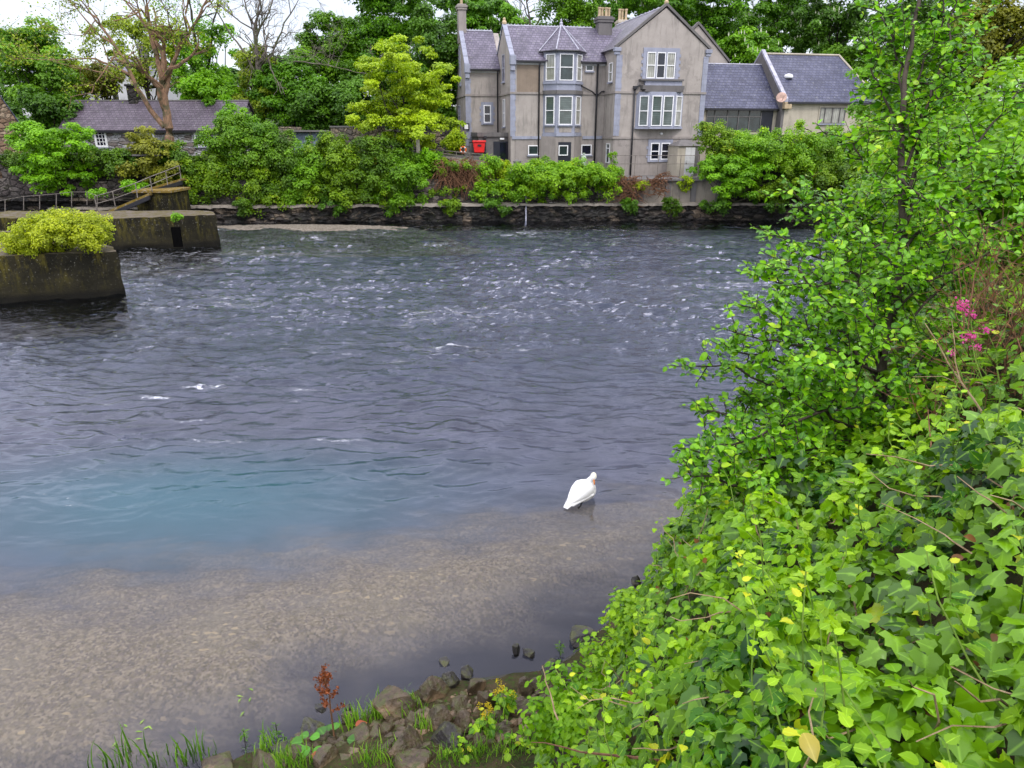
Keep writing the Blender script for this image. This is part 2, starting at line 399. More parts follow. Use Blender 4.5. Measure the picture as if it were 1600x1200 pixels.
# ------------------------------------------------------------------ leaves
def mirror(vs, fs, mid):  # helper to mirror half a leaf
    n = len(vs); out_v = list(vs); mp_ = {}
    for i, v in enumerate(vs):
        if i in mid: mp_[i] = i
        else: mp_[i] = len(out_v); out_v.append((-v[0], v[1], v[2]))
    return out_v, fs + [tuple(mp_[i] for i in f[::-1]) for f in fs]
T_KITE = ([(0,0,0),(-.36,.45,.08),(0,1,-.06),(.36,.5,.08)], [(0,3,2,1)], [1,0,1,0])
_v, _f = mirror([(0,0,0),(0,.36,.0),(0,.72,-.03),(0,1.08,-.14),(-.17,.06,.05),(-.33,.22,.08),(-.40,.45,.09),(-.33,.68,.05),(-.15,.90,-.04)],
                [(0,1,5,4),(1,6,5),(1,2,7,6),(2,3,8,7)], {0,1,2,3})
T_OVAL = (_v, _f, [1,1,1,1]+[0]*(len(_v)-4))
_v, _f = mirror([(0,.3,.04),(0,0,0),(-.34,-.14,.0),(-.62,.14,-.06),(-.43,.36,.03),(-.44,.66,-.06),(-.25,.74,.02),(0,1.08,-.12)],
                [(0,1,2),(0,2,3),(0,3,4),(0,4,5),(0,5,6),(0,6,7)], {0,1,7})
T_IVY = (_v, _f, [1,1,.6,.5,.4,.5,.4,1]+[.6,.5,.4,.5,.4])
_v, _f = mirror([(0,0,0),(0,.3,-.01),(0,.62,-.03),(0,1.08,-.16),(-.24,.06,.06),(-.30,.18,.03),(-.40,.28,.08),(-.36,.42,.03),(-.38,.54,.06),(-.27,.64,.02),(-.25,.78,.03),(-.11,.86,-.04)],
                [(0,1,5,4),(1,7,6,5),(1,2,9,7),(7,9,8),(2,11,10,9),(2,3,11)], {0,1,2,3})
T_BRAM = (_v, _f, [1,1,1,1]+[0]*(len(_v)-4))
T_GRASS = ([(-.03,0,0),(.03,0,0),(.028,.4,.06),(-.028,.4,.06),(.018,.75,.02),(-.018,.75,.02),(0,1,-.12)], [(0,1,2,3),(3,2,4,5),(5,4,6)], [0]*7)
T_LANCE = ([(0,0,0),(-.13,.4,.04),(0,1,-.08),(.13,.4,.04)], [(0,3,2,1)], [1,0,1,0])

def leaves(name, tmpl, P, N, D, S, mat, parent=None, rng=None, off=None, rnd=None):
    tv, tf, rib = tmpl; tv = np.array(tv, float); k = len(tv)
    P = np.asarray(P, float); n = unit(np.asarray(N, float)); D = np.asarray(D, float)
    t = unit(D - (D*n).sum(1, keepdims=True)*n + 1e-6); b = np.cross(t, n)
    S = np.asarray(S, float)[:, None, None]
    V = P[:, None, :] + S*(tv[None, :, 0:1]*b[:, None, :] + tv[None, :, 1:2]*t[:, None, :] + tv[None, :, 2:3]*n[:, None, :])
    flat = np.array([i for f in tf for i in f]); tot = np.array([len(f) for f in tf])
    loops = (flat[None, :] + (np.arange(len(P))*k)[:, None]).ravel()
    rng = rng or np.random.default_rng(1)
    if rnd is None: rnd = rng.random(len(P))
    return rawmesh(name, V.reshape(-1, 3), loops, np.tile(tot, len(P)), mat, parent,
                   fattr=np.repeat(rnd, len(tf)), pattr={'rib': np.tile(rib, len(P))} if len(tf) > 1 else None, off=off, smoothf=len(tf) > 5)

def sph(rng, n):
    v = rng.normal(size=(n, 3)); return unit(v)

def cloud(rng, blobs, nclump, nleaf, cr, size, up=.55, fill=.3, flat=.6, jag=.6):
    flat = min(1, flat*1.25 + .08); nleaf = int(nleaf*1.35); nclump = int(nclump*1.3); size = size*1.08
    """clumps over the shells of several ellipsoids -> leaf arrays"""
    vol = np.array([(b[3]*b[4]*b[5])**(2/3) for b in blobs]); vol /= vol.sum()
    PS, NS, RS = [], [], []; cents = []
    for b, w_ in zip(blobs, vol):
        m = max(3, int(round(nclump*w_)))
        d = sph(rng, m); d[:, 2] = np.where((d[:, 2] < -.3) & (rng.random(m) < .4), -d[:, 2], d[:, 2])
        d[:, 1] = np.where(rng.random(m) < .35, -np.abs(d[:, 1]), d[:, 1])
        rr = np.where(rng.random(m) < fill, rng.uniform(.2, .7, m), rng.uniform(.72, 1.0 + jag*.5, m))
        c = np.array(b[:3]) + d*rr[:, None]*np.array(b[3:6]); cents.append(c)
        crr = cr*rng.uniform(.6, 1.35, m)
        per = max(4, int(nleaf*w_/m))
        dd = sph(rng, m*per); dd[:, 2] = np.where((dd[:, 2] < -.2) & (rng.random(m*per) < .6), -dd[:, 2]*.6, dd[:, 2])
        q = rng.uniform(.25, 1.0, m*per)**.6
        pos = np.repeat(c, per, 0) + dd*(q*np.repeat(crr, per))[:, None]*np.array([1, 1, flat])
        nn = dd*.55 + np.repeat(d, per, 0)*.25 + np.array([0, -.1, up]) + rng.normal(size=(m*per, 3))*.38
        PS.append(pos); NS.append(nn); RS.append(np.clip(np.repeat(rng.random(m), per)*.6 + rng.random(m*per)*.4, 0, 1))
    P = np.concatenate(PS); N = np.concatenate(NS); n = len(P)
    D = rng.normal(size=(n, 3)) + np.array([0, 0, -.5]); S = size*rng.uniform(.65, 1.35, n)
    return P, N, D, S, np.concatenate(RS), np.concatenate(cents)

# ------------------------------------------------------------------ branches
class Wood:
    def __init__(s): s.m = MB(); s.tips = []
    def limb(s, pts, r0, r1, n=6):
        m = len(pts); s.m.tube(pts, [r0+(r1-r0)*i/(m-1) for i in range(m)], n)
def bend(rng, a, b, k=5, wob=.08, sag=0.):
    a = np.array(a, float); b = np.array(b, float); L_ = np.linalg.norm(b-a); out_ = []
    off = np.zeros(3)
    for i in range(k+1):
        t = i/k; p = a+(b-a)*t
        if 0 < i < k: off = off*.6 + rng.normal(size=3)*wob*L_*.5
        p = p + off*math.sin(math.pi*t) + np.array([0, 0, sag*L_*math.sin(math.pi*t)])
        out_.append(p)
    return out_
def rec(rng, W, p, d, length, r, depth, spread=.6, up=.1, ratio=.72, kids=(2, 3), minr=.012, tips=None):
    d = unit(d); e = p + d*length; pts = bend(rng, p, e, 3 if depth > 0 else 2, .09)
    W.limb(pts, r, r*.68, 6 if r > .08 else (4 if r > .03 else 3))
    if tips is not None: tips.append((e, d, depth))
    if depth <= 0: return
    for i in range(rng.integers(kids[0], kids[1]+1)):
        nd = unit(d + rng.normal(size=3)*spread + np.array([0, 0, up]))
        st = pts[-1] if i == 0 else pts[int(rng.integers(1, len(pts)))]
        rec(rng, W, st, nd, length*ratio*rng.uniform(.75, 1.2), max(minr, r*.62), depth-1, spread, up, ratio, kids, minr, tips)

FAR = 'trees on the far bank'
def tree(px, yt, yb, hw, Y, label, leaf, zg=5.0, nclump=60, nleaf=15000, size=.26, cr=.85, seed=1, bark='dark', flat=.6,
         blossom=0, depth=None, name='broadleaf_tree', trunkpx=None, group=FAR, lobes=7, r0=.28, cat='tree'):
    rng = np.random.default_rng(seed)
    top = atY(px, yt, Y); bot = atY(px, yb, Y); cx = top[0]; k = 1.06*F/Y*1.0
    rx = hw/k; rz = (top[2]-bot[2])/2; cz = bot[2]+rz; ry = depth or min(rx, 4.5)
    base = np.array([atY(trunkpx, yb, Y)[0] if trunkpx else cx, Y, zg])
    root = empty(name, base, label, cat, group)
    blobs = [(cx, Y, cz, rx*.80, ry*.8, rz*.84), (cx, Y+.5, cz-rz*.15, rx*.55, ry*.6, rz*.6)]
    for i in range(lobes):
        a = 2*math.pi*i/lobes + rng.random(); rr = rng.uniform(.45, .68)
        blobs.append((cx+math.cos(a)*rx*rr, Y-abs(rng.normal())*ry*.35, cz+math.sin(a)*rz*rr, rx*rng.uniform(.25, .42), ry*.5, rz*rng.uniform(.22, .38)))
    P, N, D, S, rn, cents = cloud(rng, blobs, nclump, nleaf, cr, size, flat=flat)
    leaves('crown', T_KITE, P, N, D, S, L[leaf], root, rng, base, rn)
    W = Wood(); c = np.array([cx, Y, cz - rz*.2]); tr = bend(rng, base, c, 6, .05)
    W.limb(tr, r0, r0*.5, 8)
    for q in cents[rng.permutation(len(cents))[:16]]:
        st = tr[int(rng.integers(2, 6))]; W.limb(bend(rng, st, q, 4, .1), r0*.35, .03, 4)
    W.m.build('trunk', B[bark], root, base)
    if blossom:
        dd = rng.permutation(len(P))[:blossom*6]; dd = dd[N[dd, 2] > .3][:blossom]
        n = len(dd); q = P[dd] + np.array([0, -.25, .1])
        a = rng.normal(size=(n, 3))*.2 + [0, -1, .1]
        o = leaves('blossom', T_LANCE, q, a, np.tile([0, 0, 1.], (n, 1)), rng.uniform(.45, .75, n)*.85, L['petal'], root, rng, base)
        o['kind'] = 'stuff'
    return root

def shrub(name, label, blobs, leaf, nclump, nleaf, size, cr, seed=1, tmpl=T_KITE, group=None, bark='dark', flat=.75, cat='shrub', base=None, stems=8, up=.55, part='foliage'):
    rng = np.random.default_rng(seed)
    bl = np.array(blobs, float)
    if base is None: base = np.array([bl[:, 0].mean(), bl[:, 1].mean(), (bl[:, 2]-bl[:, 5]).min()])
    root = empty(name, base, label, cat, group)
    P, N, D, S, rn, cents = cloud(rng, blobs, nclump, nleaf, cr, size, flat=flat, up=up)
    leaves(part, tmpl, P, N, D, S, L[leaf], root, rng, base, rn)
    W = Wood()
    for q in cents[rng.permutation(len(cents))[:stems]]:
        W.limb(bend(rng, base + rng.normal(size=3)*[.15, .1, 0], q, 4, .08), .04, .012, 4)
    W.m.build('stem', B[bark], root, base)
    return root
def pb(px, py, Y, hw, hh, dr=1.):
    """blob from pixels: centre, half width and height, at distance Y"""
    c = atY(px, py, Y); kx = 1.06*F/Y; kz = 1.127*F/Y
    return (c[0], c[1], c[2], hw/kx, min(hw/kx, 2.2)*dr, hh/kz)
# ================================================================== SETTING
def x_edge(y): return np.interp(y, [-5, 0, 1, 3, 4, 5, 6, 8, 10, 12, 16, 25, 40, 60, 90], [-.7, 0, .4, .72, .86, 1.28, 1.9, 3.05, 5.1, 7.4, 11.8, 18, 25, 32, 46])
def y_shore(x): return np.interp(x, [-20, -9, -6, -3.6, -2, -.87, .5, 1.5, 2.2, 3.5, 8], [.5, 3.5, 5.0, 6.25, 7.1, 7.75, 7.9, 9.0, 9.9, 11.5, 16])
def bank_top(x, y): return np.clip(5.5 + .8*(x-2.5) - .49*(y-3.2), 2.4, 6.4)
def bank_drop(x, y): return 1.5*np.maximum(0, (x_edge(y)-x)*.87)
def bank_z(x, y):
    z = bank_top(x, y) - .42 - bank_drop(x, y)
    foot = np.minimum(.26*(y_shore(x)-y), 1.6); foot = np.where(foot < 0, foot*5, foot)
    z = np.where(y < 11, np.maximum(z, foot), z)
    return np.maximum(z, -3.2)
def canopy_z(x, y):  # top of the low growth on the near bank
    n = fbm(x*.9, y*.9, 5, 4)*.62 + np.abs(perlin(x*2.6, y*2.6, 9))*.16
    return bank_top(x, y) + n - 1.8*np.maximum(0, (x_edge(y) + .35*perlin(x*.8+3, y*.8, 4) - x)*.87)

gx, gy = np.meshgrid(np.linspace(-14, 46, 300), np.concatenate([np.linspace(-6, 14, 150), np.linspace(14.3, 95, 110)]))
gz = bank_z(gx, gy); gz = gz + .10*fbm(gx*1.5, gy*1.5, 3)*(gz > -1)
M = NM('bank_soil'); p = M.pos(); a = M.noise(p, 3, 6, .7)
c = M.mix(M.rng(a, .35, .65), (.022, .028, .010), (.075, .055, .03)); c = M.mix(M.rng(M.noise(p, 22, 3), .55, .65), c, (.035, .07, .01))
M.pbr(c, .95, .1, M.bump(a, 1, .08)); MT['soil'] = M.done()
props(gridmesh('near_bank', gx, gy, gz, MT['soil']), kind='structure')

# river bed: pale gravel shoal near, deeper shore strip with tree reflection put into its colour, dark deep channel beyond
gx, gy = np.meshgrid(np.linspace(-60, 50, 420), np.concatenate([np.linspace(1, 20, 260), np.linspace(20.3, 62, 90)]))
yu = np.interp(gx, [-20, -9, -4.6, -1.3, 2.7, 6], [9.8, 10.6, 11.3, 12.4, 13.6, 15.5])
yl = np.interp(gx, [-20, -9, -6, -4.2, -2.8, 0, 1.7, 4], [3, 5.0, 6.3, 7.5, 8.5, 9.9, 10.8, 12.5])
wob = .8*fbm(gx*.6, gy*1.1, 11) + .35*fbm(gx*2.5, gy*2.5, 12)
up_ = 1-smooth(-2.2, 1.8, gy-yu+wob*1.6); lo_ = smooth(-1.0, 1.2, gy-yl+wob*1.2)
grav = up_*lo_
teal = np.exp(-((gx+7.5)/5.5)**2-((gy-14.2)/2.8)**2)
far_sh = smooth(55.5, 58.5, gy + wob*.6)
bz = -.34*grav - (.75)*(1-grav) - 1.0*smooth(13, 26, gy)*(1-far_sh)
M = NM('river_bed'); p = M.pos(); g = M.attr('gravel'); tl = M.attr('teal')
v = M.n('ShaderNodeTexVoronoi'); v.inputs['Scale'].default_value = 13; M.l(M.pos((.8,1.5,1)), v.inputs[0]); hs = M.n('ShaderNodeSeparateColor'); M.l(v.outputs['Color'], hs.inputs[0])
a = M.noise(p, 7, 7, .8); b = M.noise(p, .9, 4)
peb = M.mix(M.rng(a, .35, .68), (.075, .064, .038), (.215, .185, .118)); v2 = M.n('ShaderNodeTexVoronoi'); v2.inputs['Scale'].default_value = 26; M.l(p, v2.inputs[0]); h2 = M.n('ShaderNodeSeparateColor'); M.l(v2.outputs['Color'], h2.inputs[0])
peb = M.mix(M.rng(h2.outputs[0], .2, .9, 0, .6), peb, (.33, .28, .21)); peb = M.mix(M.rng(h2.outputs[1], .6, .9, 0, .7), peb, (.09, .08, .07))
peb = M.mix(M.math('MULTIPLY', M.rng(hs.outputs[0], .93, .95), M.rng(b, .5, .6)), peb, (.40, .32, .19))
peb = M.mix(M.rng(hs.outputs[1], .75, .95, 0, .6), peb, (.13, .11, .09)); peb = M.mix(M.rng(b, .45, .7, 0, .5), peb, (.19, .17, .12))
deep = M.mix(M.rng(b, .35, .65), (.045, .052, .080), (.085, .092, .135)); deep = M.mix(M.attr('shore'), deep, (.028, .030, .040))  # shore strip: dark reflection of the bank trees coloured into the bed
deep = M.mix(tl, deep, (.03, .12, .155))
M.pbr(M.mix(g, deep, peb), .9, .1, M.bump(M.math('MULTIPLY', M.noise(p, 7, 3), g), .5, .05))
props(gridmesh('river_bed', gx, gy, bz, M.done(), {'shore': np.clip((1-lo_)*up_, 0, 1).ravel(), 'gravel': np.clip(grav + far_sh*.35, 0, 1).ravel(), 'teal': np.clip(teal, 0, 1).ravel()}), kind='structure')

# water surface
nr, ncol = 640, 620
yy = 3.5*np.exp(np.linspace(0, math.log(63.0/3.5), nr)); uu = np.linspace(-1.25, .95, ncol)
gy = np.repeat(yy[:, None], ncol, 1); gx = uu[None, :]*(gy+5)
def ridge(x, y, s): return 1-np.abs(perlin(x, y, s))*2
wx = gx + .8*fbm(gx*.25, gy*.35, 31); wy = gy + .7*fbm(gx*.3+5, gy*.4, 32) + gx*.06
rapid = smooth(14, 30, gy)*(1-.5*smooth(52, 60, gy)); mid = smooth(10.5, 16, gy)
env = .55+.9*np.clip(fbm(gx*.18, gy*.22, 33)+.35, 0, 1)
h = (.010*perlin(wx*.8, wy*1.7, 41) + .0035*perlin(wx*2.4, wy*5.5, 42) + .0012*perlin(wx*6, wy*11, 49))
h += 2.0*mid*env*(.022*(ridge(wx*.55, wy*1.5, 43)) + .013*ridge(wx*1.3, wy*3.0, 44) + .006*ridge(wx*3.1, wy*5.5, 48))
h += 1.25*rapid*env*(.085*perlin(wx*.42, wy*.75, 45) + .060*ridge(wx*.95, wy*1.6, 46) + .028*ridge(wx*2.1, wy*3.2, 47))
h -= (mid*.02 + rapid*.05)
foam = np.clip(.82*rapid*(.55+.9*fbm(gx*.12+3, gy*.2, 51)) + .10*mid, 0, 1)
def spot(cx_, cy_, rx_, ry_, s=1.): return s*np.exp(-((gx-cx_)/rx_)**2-((gy-cy_)/ry_)**2)
for (fx, fy, sx, sy, st) in ((160, 632, 1.0, .16, 1.), (240, 622, 1.1, .14, .9), (322, 604, 1.2, .3, 1.1), (425, 628, 1.2, .14, .9), (475, 610, .8, .22, .8),
                             (340, 690, 2.2, .3, .65), (300, 660, 2.5, .3, .6), (90, 780, 1.6, .5, .55), (500, 690, 2., .3, .6), (700, 545, 2.6, .9, .75), (820, 548, 1., .2, .9), (620, 565, 1.2, .3, .8),
                             (1215, 405, 2.6, 1.2, 1.), (810, 395, 6, 1.6, .9), (700, 385, 9, 1.6, .7), (560, 415, 6, 1.5, .6), (1080, 360, 1.5, .4, .8)):
    c_ = atZ(fx, fy); foam = np.maximum(foam, spot(c_[0], c_[1], sx, sy, st*(1.3 if fy > 540 else .9)))
M = NM('river_water'); p = M.pos((.55, 1.25, 1)); p2 = M.pos((.42, 1.5, 1))
b1 = M.noise(p, 2.6, 3, .6); b2 = M.noise(p, 9, 3, .6); rp = M.attr('rapid')
hh = M.math('ADD', M.math('MULTIPLY', b1, M.rng(rp, 0, 1, .10, 1.0)), M.math('MULTIPLY', b2, M.rng(rp, 0, 1, .0, .45)))
nrm = M.bump(hh, .75, .10)
fr = M.n('ShaderNodeFresnel'); fr.inputs[0].default_value = 1.36; M.l(nrm, fr.inputs['Normal'])
gl = M.n('ShaderNodeBsdfGlossy'); gl.inputs['Roughness'].default_value = .06; gl.inputs[0].default_value = (.93, .93, 1, 1); M.l(nrm, gl.inputs['Normal'])
tr = M.n('ShaderNodeBsdfTransparent'); M.l(M.mix(rp, (.93, .93, .95), (.62, .72, .78)), tr.inputs[0])
mx = M.n('ShaderNodeMixShader'); M.l(fr.outputs[0], mx.inputs[0]); M.l(tr.outputs[0], mx.inputs[1]); M.l(gl.outputs[0], mx.inputs[2])
fo = M.n('ShaderNodeBsdfDiffuse'); fo.inputs[0].default_value = (.82, .84, .9, 1)
fa = M.attr('foam')
p3 = M.pos((.8, 1.8, 1)); f1 = M.noise(p3, .9, 7, .72); f2 = M.noise(p2, 7, 5, .75); f3 = M.noise(p2, 1.6, 4, .6)
thin = M.rng(M.math('ABSOLUTE', M.math('SUBTRACT', f1, .5)), 0., .022, 1, 0)
fn = M.math('ADD', M.math('MULTIPLY', thin, .22), M.math('ADD', M.math('MULTIPLY', f2, .6), M.math('MULTIPLY', f3, .4)))
thr = M.rng(fa, 0, 2, .87, .40)
mask = M.rng(M.math('SUBTRACT', fn, thr), 0, .09, 0, .85)
mf = M.n('ShaderNodeMixShader'); M.l(mask, mf.inputs[0]); M.l(mx.outputs[0], mf.inputs[1]); M.l(fo.outputs[0], mf.inputs[2]); M.l(mf.outputs[0], M.o.inputs[0])
MT['water'] = M.done()
props(gridmesh('river_water', gx, gy, h, MT['water'], {'foam': foam.ravel(), 'rapid': np.clip(.12*mid+rapid, 0, 1).ravel()}), kind='structure')

# gravel bank by the far wall
gx, gy = np.meshgrid(np.linspace(-34, 3, 240), np.linspace(48.5, 60, 70))
cx0 = -15.5; e = ((gx-cx0)/8.2)**2 + ((gy-55.6 + .06*(gx-cx0))/1.8)**2
gz = .17*(1-e) - .9*np.maximum(0, e-1) + .05*fbm(gx*1.5, gy*1.5, 8) + .02*perlin(gx*6, gy*6, 3)
M = NM('shingle'); p = M.pos(); a = M.noise(p, 7, 5, .8); M.pbr(M.mix(M.rng(a, .38, .62), (.07, .062, .045), (.30, .26, .21)), .9, .15, M.bump(a, 1, .08))
props(gridmesh('gravel_bank', gx, gy, np.maximum(gz, -3), M.done()), kind='structure')

# far ground
gx, gy = np.meshgrid(np.linspace(-190, 190, 240), np.concatenate([np.linspace(60.9, 100, 90), np.linspace(101, 330, 50)]))
lv = np.where(gx < -3, 4.9, 3.3); lv = 4.9 + (3.22-4.9)*smooth(-4.6, -3.4, gx)*(1-smooth(67.5, 72.5, gy))
lv = lv + (6.7-lv)*smooth(17.5, 20, gx)
slope = smooth(60.9, 62.6, gy); gz = 1.5 + (lv-1.5)*np.where((gx > -4) & (gx < 17.5), 1, slope*.75+.25)
gz = gz + np.maximum(0, gy-84)*.05 + .12*fbm(gx*.3, gy*.3, 2)*np.where((gx > -4) & (gx < 17) & (gy < 68), 0, 1)
M = NM('far_ground'); p = M.pos(); a = M.noise(p, .7, 6, .7); M.pbr(M.mix(M.rng(a, .35, .65), (.02, .035, .01), (.05, .07, .02)), .95, .1, M.bump(a, 1, .1))
props(gridmesh('far_bank_ground', gx, gy, gz, M.done()), kind='structure')

# ================================================================== RIVER WALLS
def rough_wall(name, x0, x1, y, z0, z1, mat, parent, nx, nz, amp, seed, slope=0., yfun=None):
    X, Z = np.meshgrid(np.linspace(x0, x1, nx), np.linspace(z0, z1, nz))
    d = amp*(fbm(X*.9, Z*1.6, seed) + .6*np.abs(perlin(X*2.2, Z*3.2, seed+1)))
    Y = (yfun(X) if yfun else y) + slope*(Z-z0) + d
    return gridmesh(name, X, Y, Z, mat, parent=parent)
qy = lambda X: np.interp(X, [-90, -34, -28, -21, -8, 8, 24, 34, 60], [55.5, 56.5, 57.6, 58.2, 59.4, 60.0, 60.2, 60.4, 61])
rw = empty('river_wall', (0, 60, 0), 'long dark rubble river wall with a pale concrete lip below the houses', 'wall')
def rel(o, loc):
    o.location = (-loc[0], -loc[1], -loc[2]); return o
rel(rough_wall('lower_wall', -36, 40, 60, -1.2, 1.42, MT['quay'], rw, 520, 36, .55, 61, .06, qy), (0, 60, 0))
X, T = np.meshgrid(np.linspace(-36, 40, 300), np.linspace(0, 1, 5))
rel(gridmesh('ledge', X, qy(X)-.02+T*1.1, 1.38+.06*np.sin(T*3.1)+.14*fbm(X*.7, T, 3), MT['conc'], parent=rw), (0, 60, 0))
X, T = np.meshgrid(np.linspace(-36, 40, 300), np.linspace(0, 1, 5))
rel(gridmesh('lip', X, qy(X)-.05+.12*fbm(X*.8, T*0, 9), 1.40+.14*fbm(X*.7, T*0, 3)-(.16+.22*np.abs(fbm(X*1.6, T*0, 19)))*T, MT['conc'], parent=rw), (0, 60, 0))
rel(rough_wall('upper_wall', -34, 8.6, 60, 1.4, 3.3, MT['quay_up'], rw, 260, 20, .2, 66, .12, lambda X: qy(X)+.75), (0, 60, 0))
rel(rough_wall('panel_wall', 8.6, 17.2, 60, 1.4, 3.16, MT['conc'], rw, 60, 12, .03, 67, .04, lambda X: qy(X)+.6), (0, 60, 0))
m = MB()
for x in (8.6, 10.7, 12.9, 15.0, 17.1): m.box(x-.22, x+.22, 60.55, 61.0, 1.42, 3.16)
rel(m.build('pilaster', MT['dark_conc'], rw), (0, 60, 0))
rel(rough_wall('tall_wall', 17.2, 34, 60, 1.4, 6.4, MT['quay'], rw, 130, 36, .3, 68, .05, lambda X: qy(X)+.5), (0, 60, 0))
o = props(MB().box(8.3, 17.3, 60.35, 66, 3.16, 3.32).build('concrete_deck', MT['dark_conc'], bevel=.02), 'flat concrete terrace slab in front of the big gable of the stone house', 'terrace')
# drain pipe down the wall
a = atY(822, 308, 59.6); props(MB().tube([(a[0], 60.6, 2.1), (a[0], 59.75, 1.9), (a[0], 59.7, .9), (a[0], 59.6, -.3)], .07, 8).build('drain_pipe', MT['lead']), 'pale drain pipe running down the river wall under the rounded hedge', 'pipe')

# left-hand river wall
lw = empty('river_wall', (-44, 56, 0), 'grey stone river wall with an ivy fringe on its top at the far left', 'wall')
rel(rough_wall('wall', -75, -27.2, 57, -1.0, 5.35, MT['quay_up'], lw, 200, 40, .16, 71, .02, lambda X: np.interp(X, [-90, -30, -27], [57.6, 58.6, 59])), (-44, 56, 0))
rel(rough_wall('wall_foot', -75, -27.2, 57, -1.0, 2.2, MT['quay'], lw, 180, 20, .35, 74, .08, lambda X: np.interp(X, [-90, -30, -27], [56.4, 57.6, 58.3])), (-44, 56, 0))
rel(MB().box(-75, -27.2, 57.4, 61.4, 5.2, 5.33).build('coping', MT['dark_conc'], lw), (-44, 56, 0))
m = MB().box(-75, -27.2, 56.6, 58.8, 1.9, 2.1); rel(m.build('ledge', MT['quay'], lw), (-44, 56, 0))

# ------------------------------------------------------------------ piers of the old weir / lock
def pier(name, label, plan, z1, seed, extra=None):
    c = np.mean(np.array(plan), 0); root = empty(name, (c[0], c[1], 0), label, 'pier')
    bm = bmesh.new(); vs = [bm.verts.new((p[0]-c[0], p[1]-c[1], -1.2)) for p in plan]; f = bm.faces.new(vs)
    r = bmesh.ops.extrude_face_region(bm, geom=[f]); tv = [g for g in r['geom'] if isinstance(g, bmesh.types.BMVert)]
    bmesh.ops.translate(bm, verts=tv, vec=(0, 0, z1+1.2)); bmesh.ops.recalc_face_normals(bm, faces=bm.faces)
    for v_ in tv: v_.co.x *= .985; v_.co.y *= .93
    for it in range(4): bmesh.ops.subdivide_edges(bm, edges=[e for e in bm.edges if e.calc_length() > .5], cuts=1, use_grid_fill=True)
    bmesh.ops.triangulate(bm, faces=[f for f in bm.faces if len(f.verts) > 4])
    for v_ in bm.verts:
        k = perlin(np.array([v_.co.x*1.3+seed]), np.array([v_.co.z*1.3+v_.co.y]), seed)[0]
        v_.co += Vector((k*.07, k*.09, 0)); v_.co.z += .05*perlin(np.array([v_.co.x*2]), np.array([v_.co.y*2.0]), seed+3)[0] if v_.co.z > z1-.1 else 0
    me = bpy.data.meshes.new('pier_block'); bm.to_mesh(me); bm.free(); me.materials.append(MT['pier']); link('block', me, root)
    return root, c
a = atZ(197, 462); b = atZ(0, 474)
pr1, c1 = pier('river_pier', 'nearest mossy concrete river pier with the yellow green bush on top', [(a[0], a[1]), (a[0]-1.2, a[1]+1.9), (a[0]-2.8, a[1]+2.9), (-34, a[1]+2.4), (-34, b[1]-.3), (b[0], b[1]), (a[0]-.9, a[1]-.35)], 1.98, 3)
a = atZ(345, 383); b = atZ(200, 391)
pr2, c2 = pier('river_pier', 'second mossy concrete river pier with a dark slot in its side', [(a[0], a[1]), (a[0]-.9, a[1]+2.0), (a[0]-2.4, a[1]+2.8), (-34, a[1]+2.2), (-34, b[1]-.1), (b[0], b[1]), (a[0]-1.8, a[1]-1.0)], 1.95, 6)
s_ = atZ(280, 392)
props(MB().box(s_[0]-.25-c2[0], s_[0]+.25-c2[0], s_[1]-.12-c2[1], s_[1]+.1-c2[1], .25, 1.45).build('slot', MT['slot'], pr2), 'dark vertical slot')
# cross beams between the piers
bt = empty('lock_beam', (-27, 38, 1.3), 'dark mossy horizontal lock beams between the two river piers', 'beam')
for i, (y, z) in enumerate(((36.5, 1.5), (38.3, 1.2), (40.6, 1.55), (42.2, 1.3))):
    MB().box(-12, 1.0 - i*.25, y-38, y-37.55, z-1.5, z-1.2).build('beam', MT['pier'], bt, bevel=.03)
# step block under the walkway
q = atY(250, 318, 54.5); root = empty('step_block', (q[0], 54.5, 0), 'square dark mossy block carrying the landing of the mossy gangway', 'block')
MB().box(-1.3, 1.3, -.9, 2.2, -1, 2.75).build('block', MT['pier'], root, bevel=.05)
MB().box(-1.45, 1.45, -1.05, 2.3, 2.75, 2.95).build('cap', MT['moss'], root, bevel=.03)
# gangway
def board(parent, A, Bp, wd, th, mat, name):
    A = np.array(A, float); Bp = np.array(Bp, float); n_ = np.array([0, 1., 0])*wd
    return MB().extr([A, Bp, Bp+n_, A+n_], (0, 0, -th)).build(name, mat, parent, bevel=.02)
g0 = atY(158, 334, 50.5); g1 = atY(232, 302, 53.0); g2 = atY(222, 297, 54); g3 = atY(283, 279, 57)
gw = empty('gangway', g1, 'mossy sloping gangway boards climbing to the bank behind the second pier', 'gangway')
rb = lambda v_: np.array(v_)-g1
board(gw, rb(g0), rb(g1), 1.5, .16, MT['moss'], 'lower_board'); board(gw, rb(g2), rb(g3), 1.3, .16, MT['moss'], 'upper_board')
board(gw, rb(g0)-[0, 0, .16], rb(g1)-[0, 0, .16], .2, .3, MT['black'], 'beam'); board(gw, rb(g2)-[0, 0, .16], rb(g3)-[0, 0, .16], .2, .3, MT['black'], 'beam')
# railing along the gangway
rr = empty('railing', g0, 'thin rusty handrail following the mossy gangway up to the bank', 'railing')
pts = [(atY(px, py, Y), h_) for px, py, Y, h_ in ((152, 330, 50.6, 1.0), (180, 322, 51.4, 1.0), (215, 309, 52.4, 1.0), (238, 300, 53.2, 1.05), (262, 289, 55, 1.0), (283, 280, 56.8, 1.0))]
tops = []; mids = []
for p_, h_ in pts:
    MB().tube([p_-g0, p_-g0+[0, 0, h_]], .04, 6).build('post', MT['rust'], rr); tops.append(p_-g0+[0, 0, h_]); mids.append(p_-g0+[0, 0, h_*.5])
MB().tube(tops, .032, 6).build('rail', MT['rust'], rr); MB().tube(mids, .028, 6).build('rail', MT['rust'], rr)
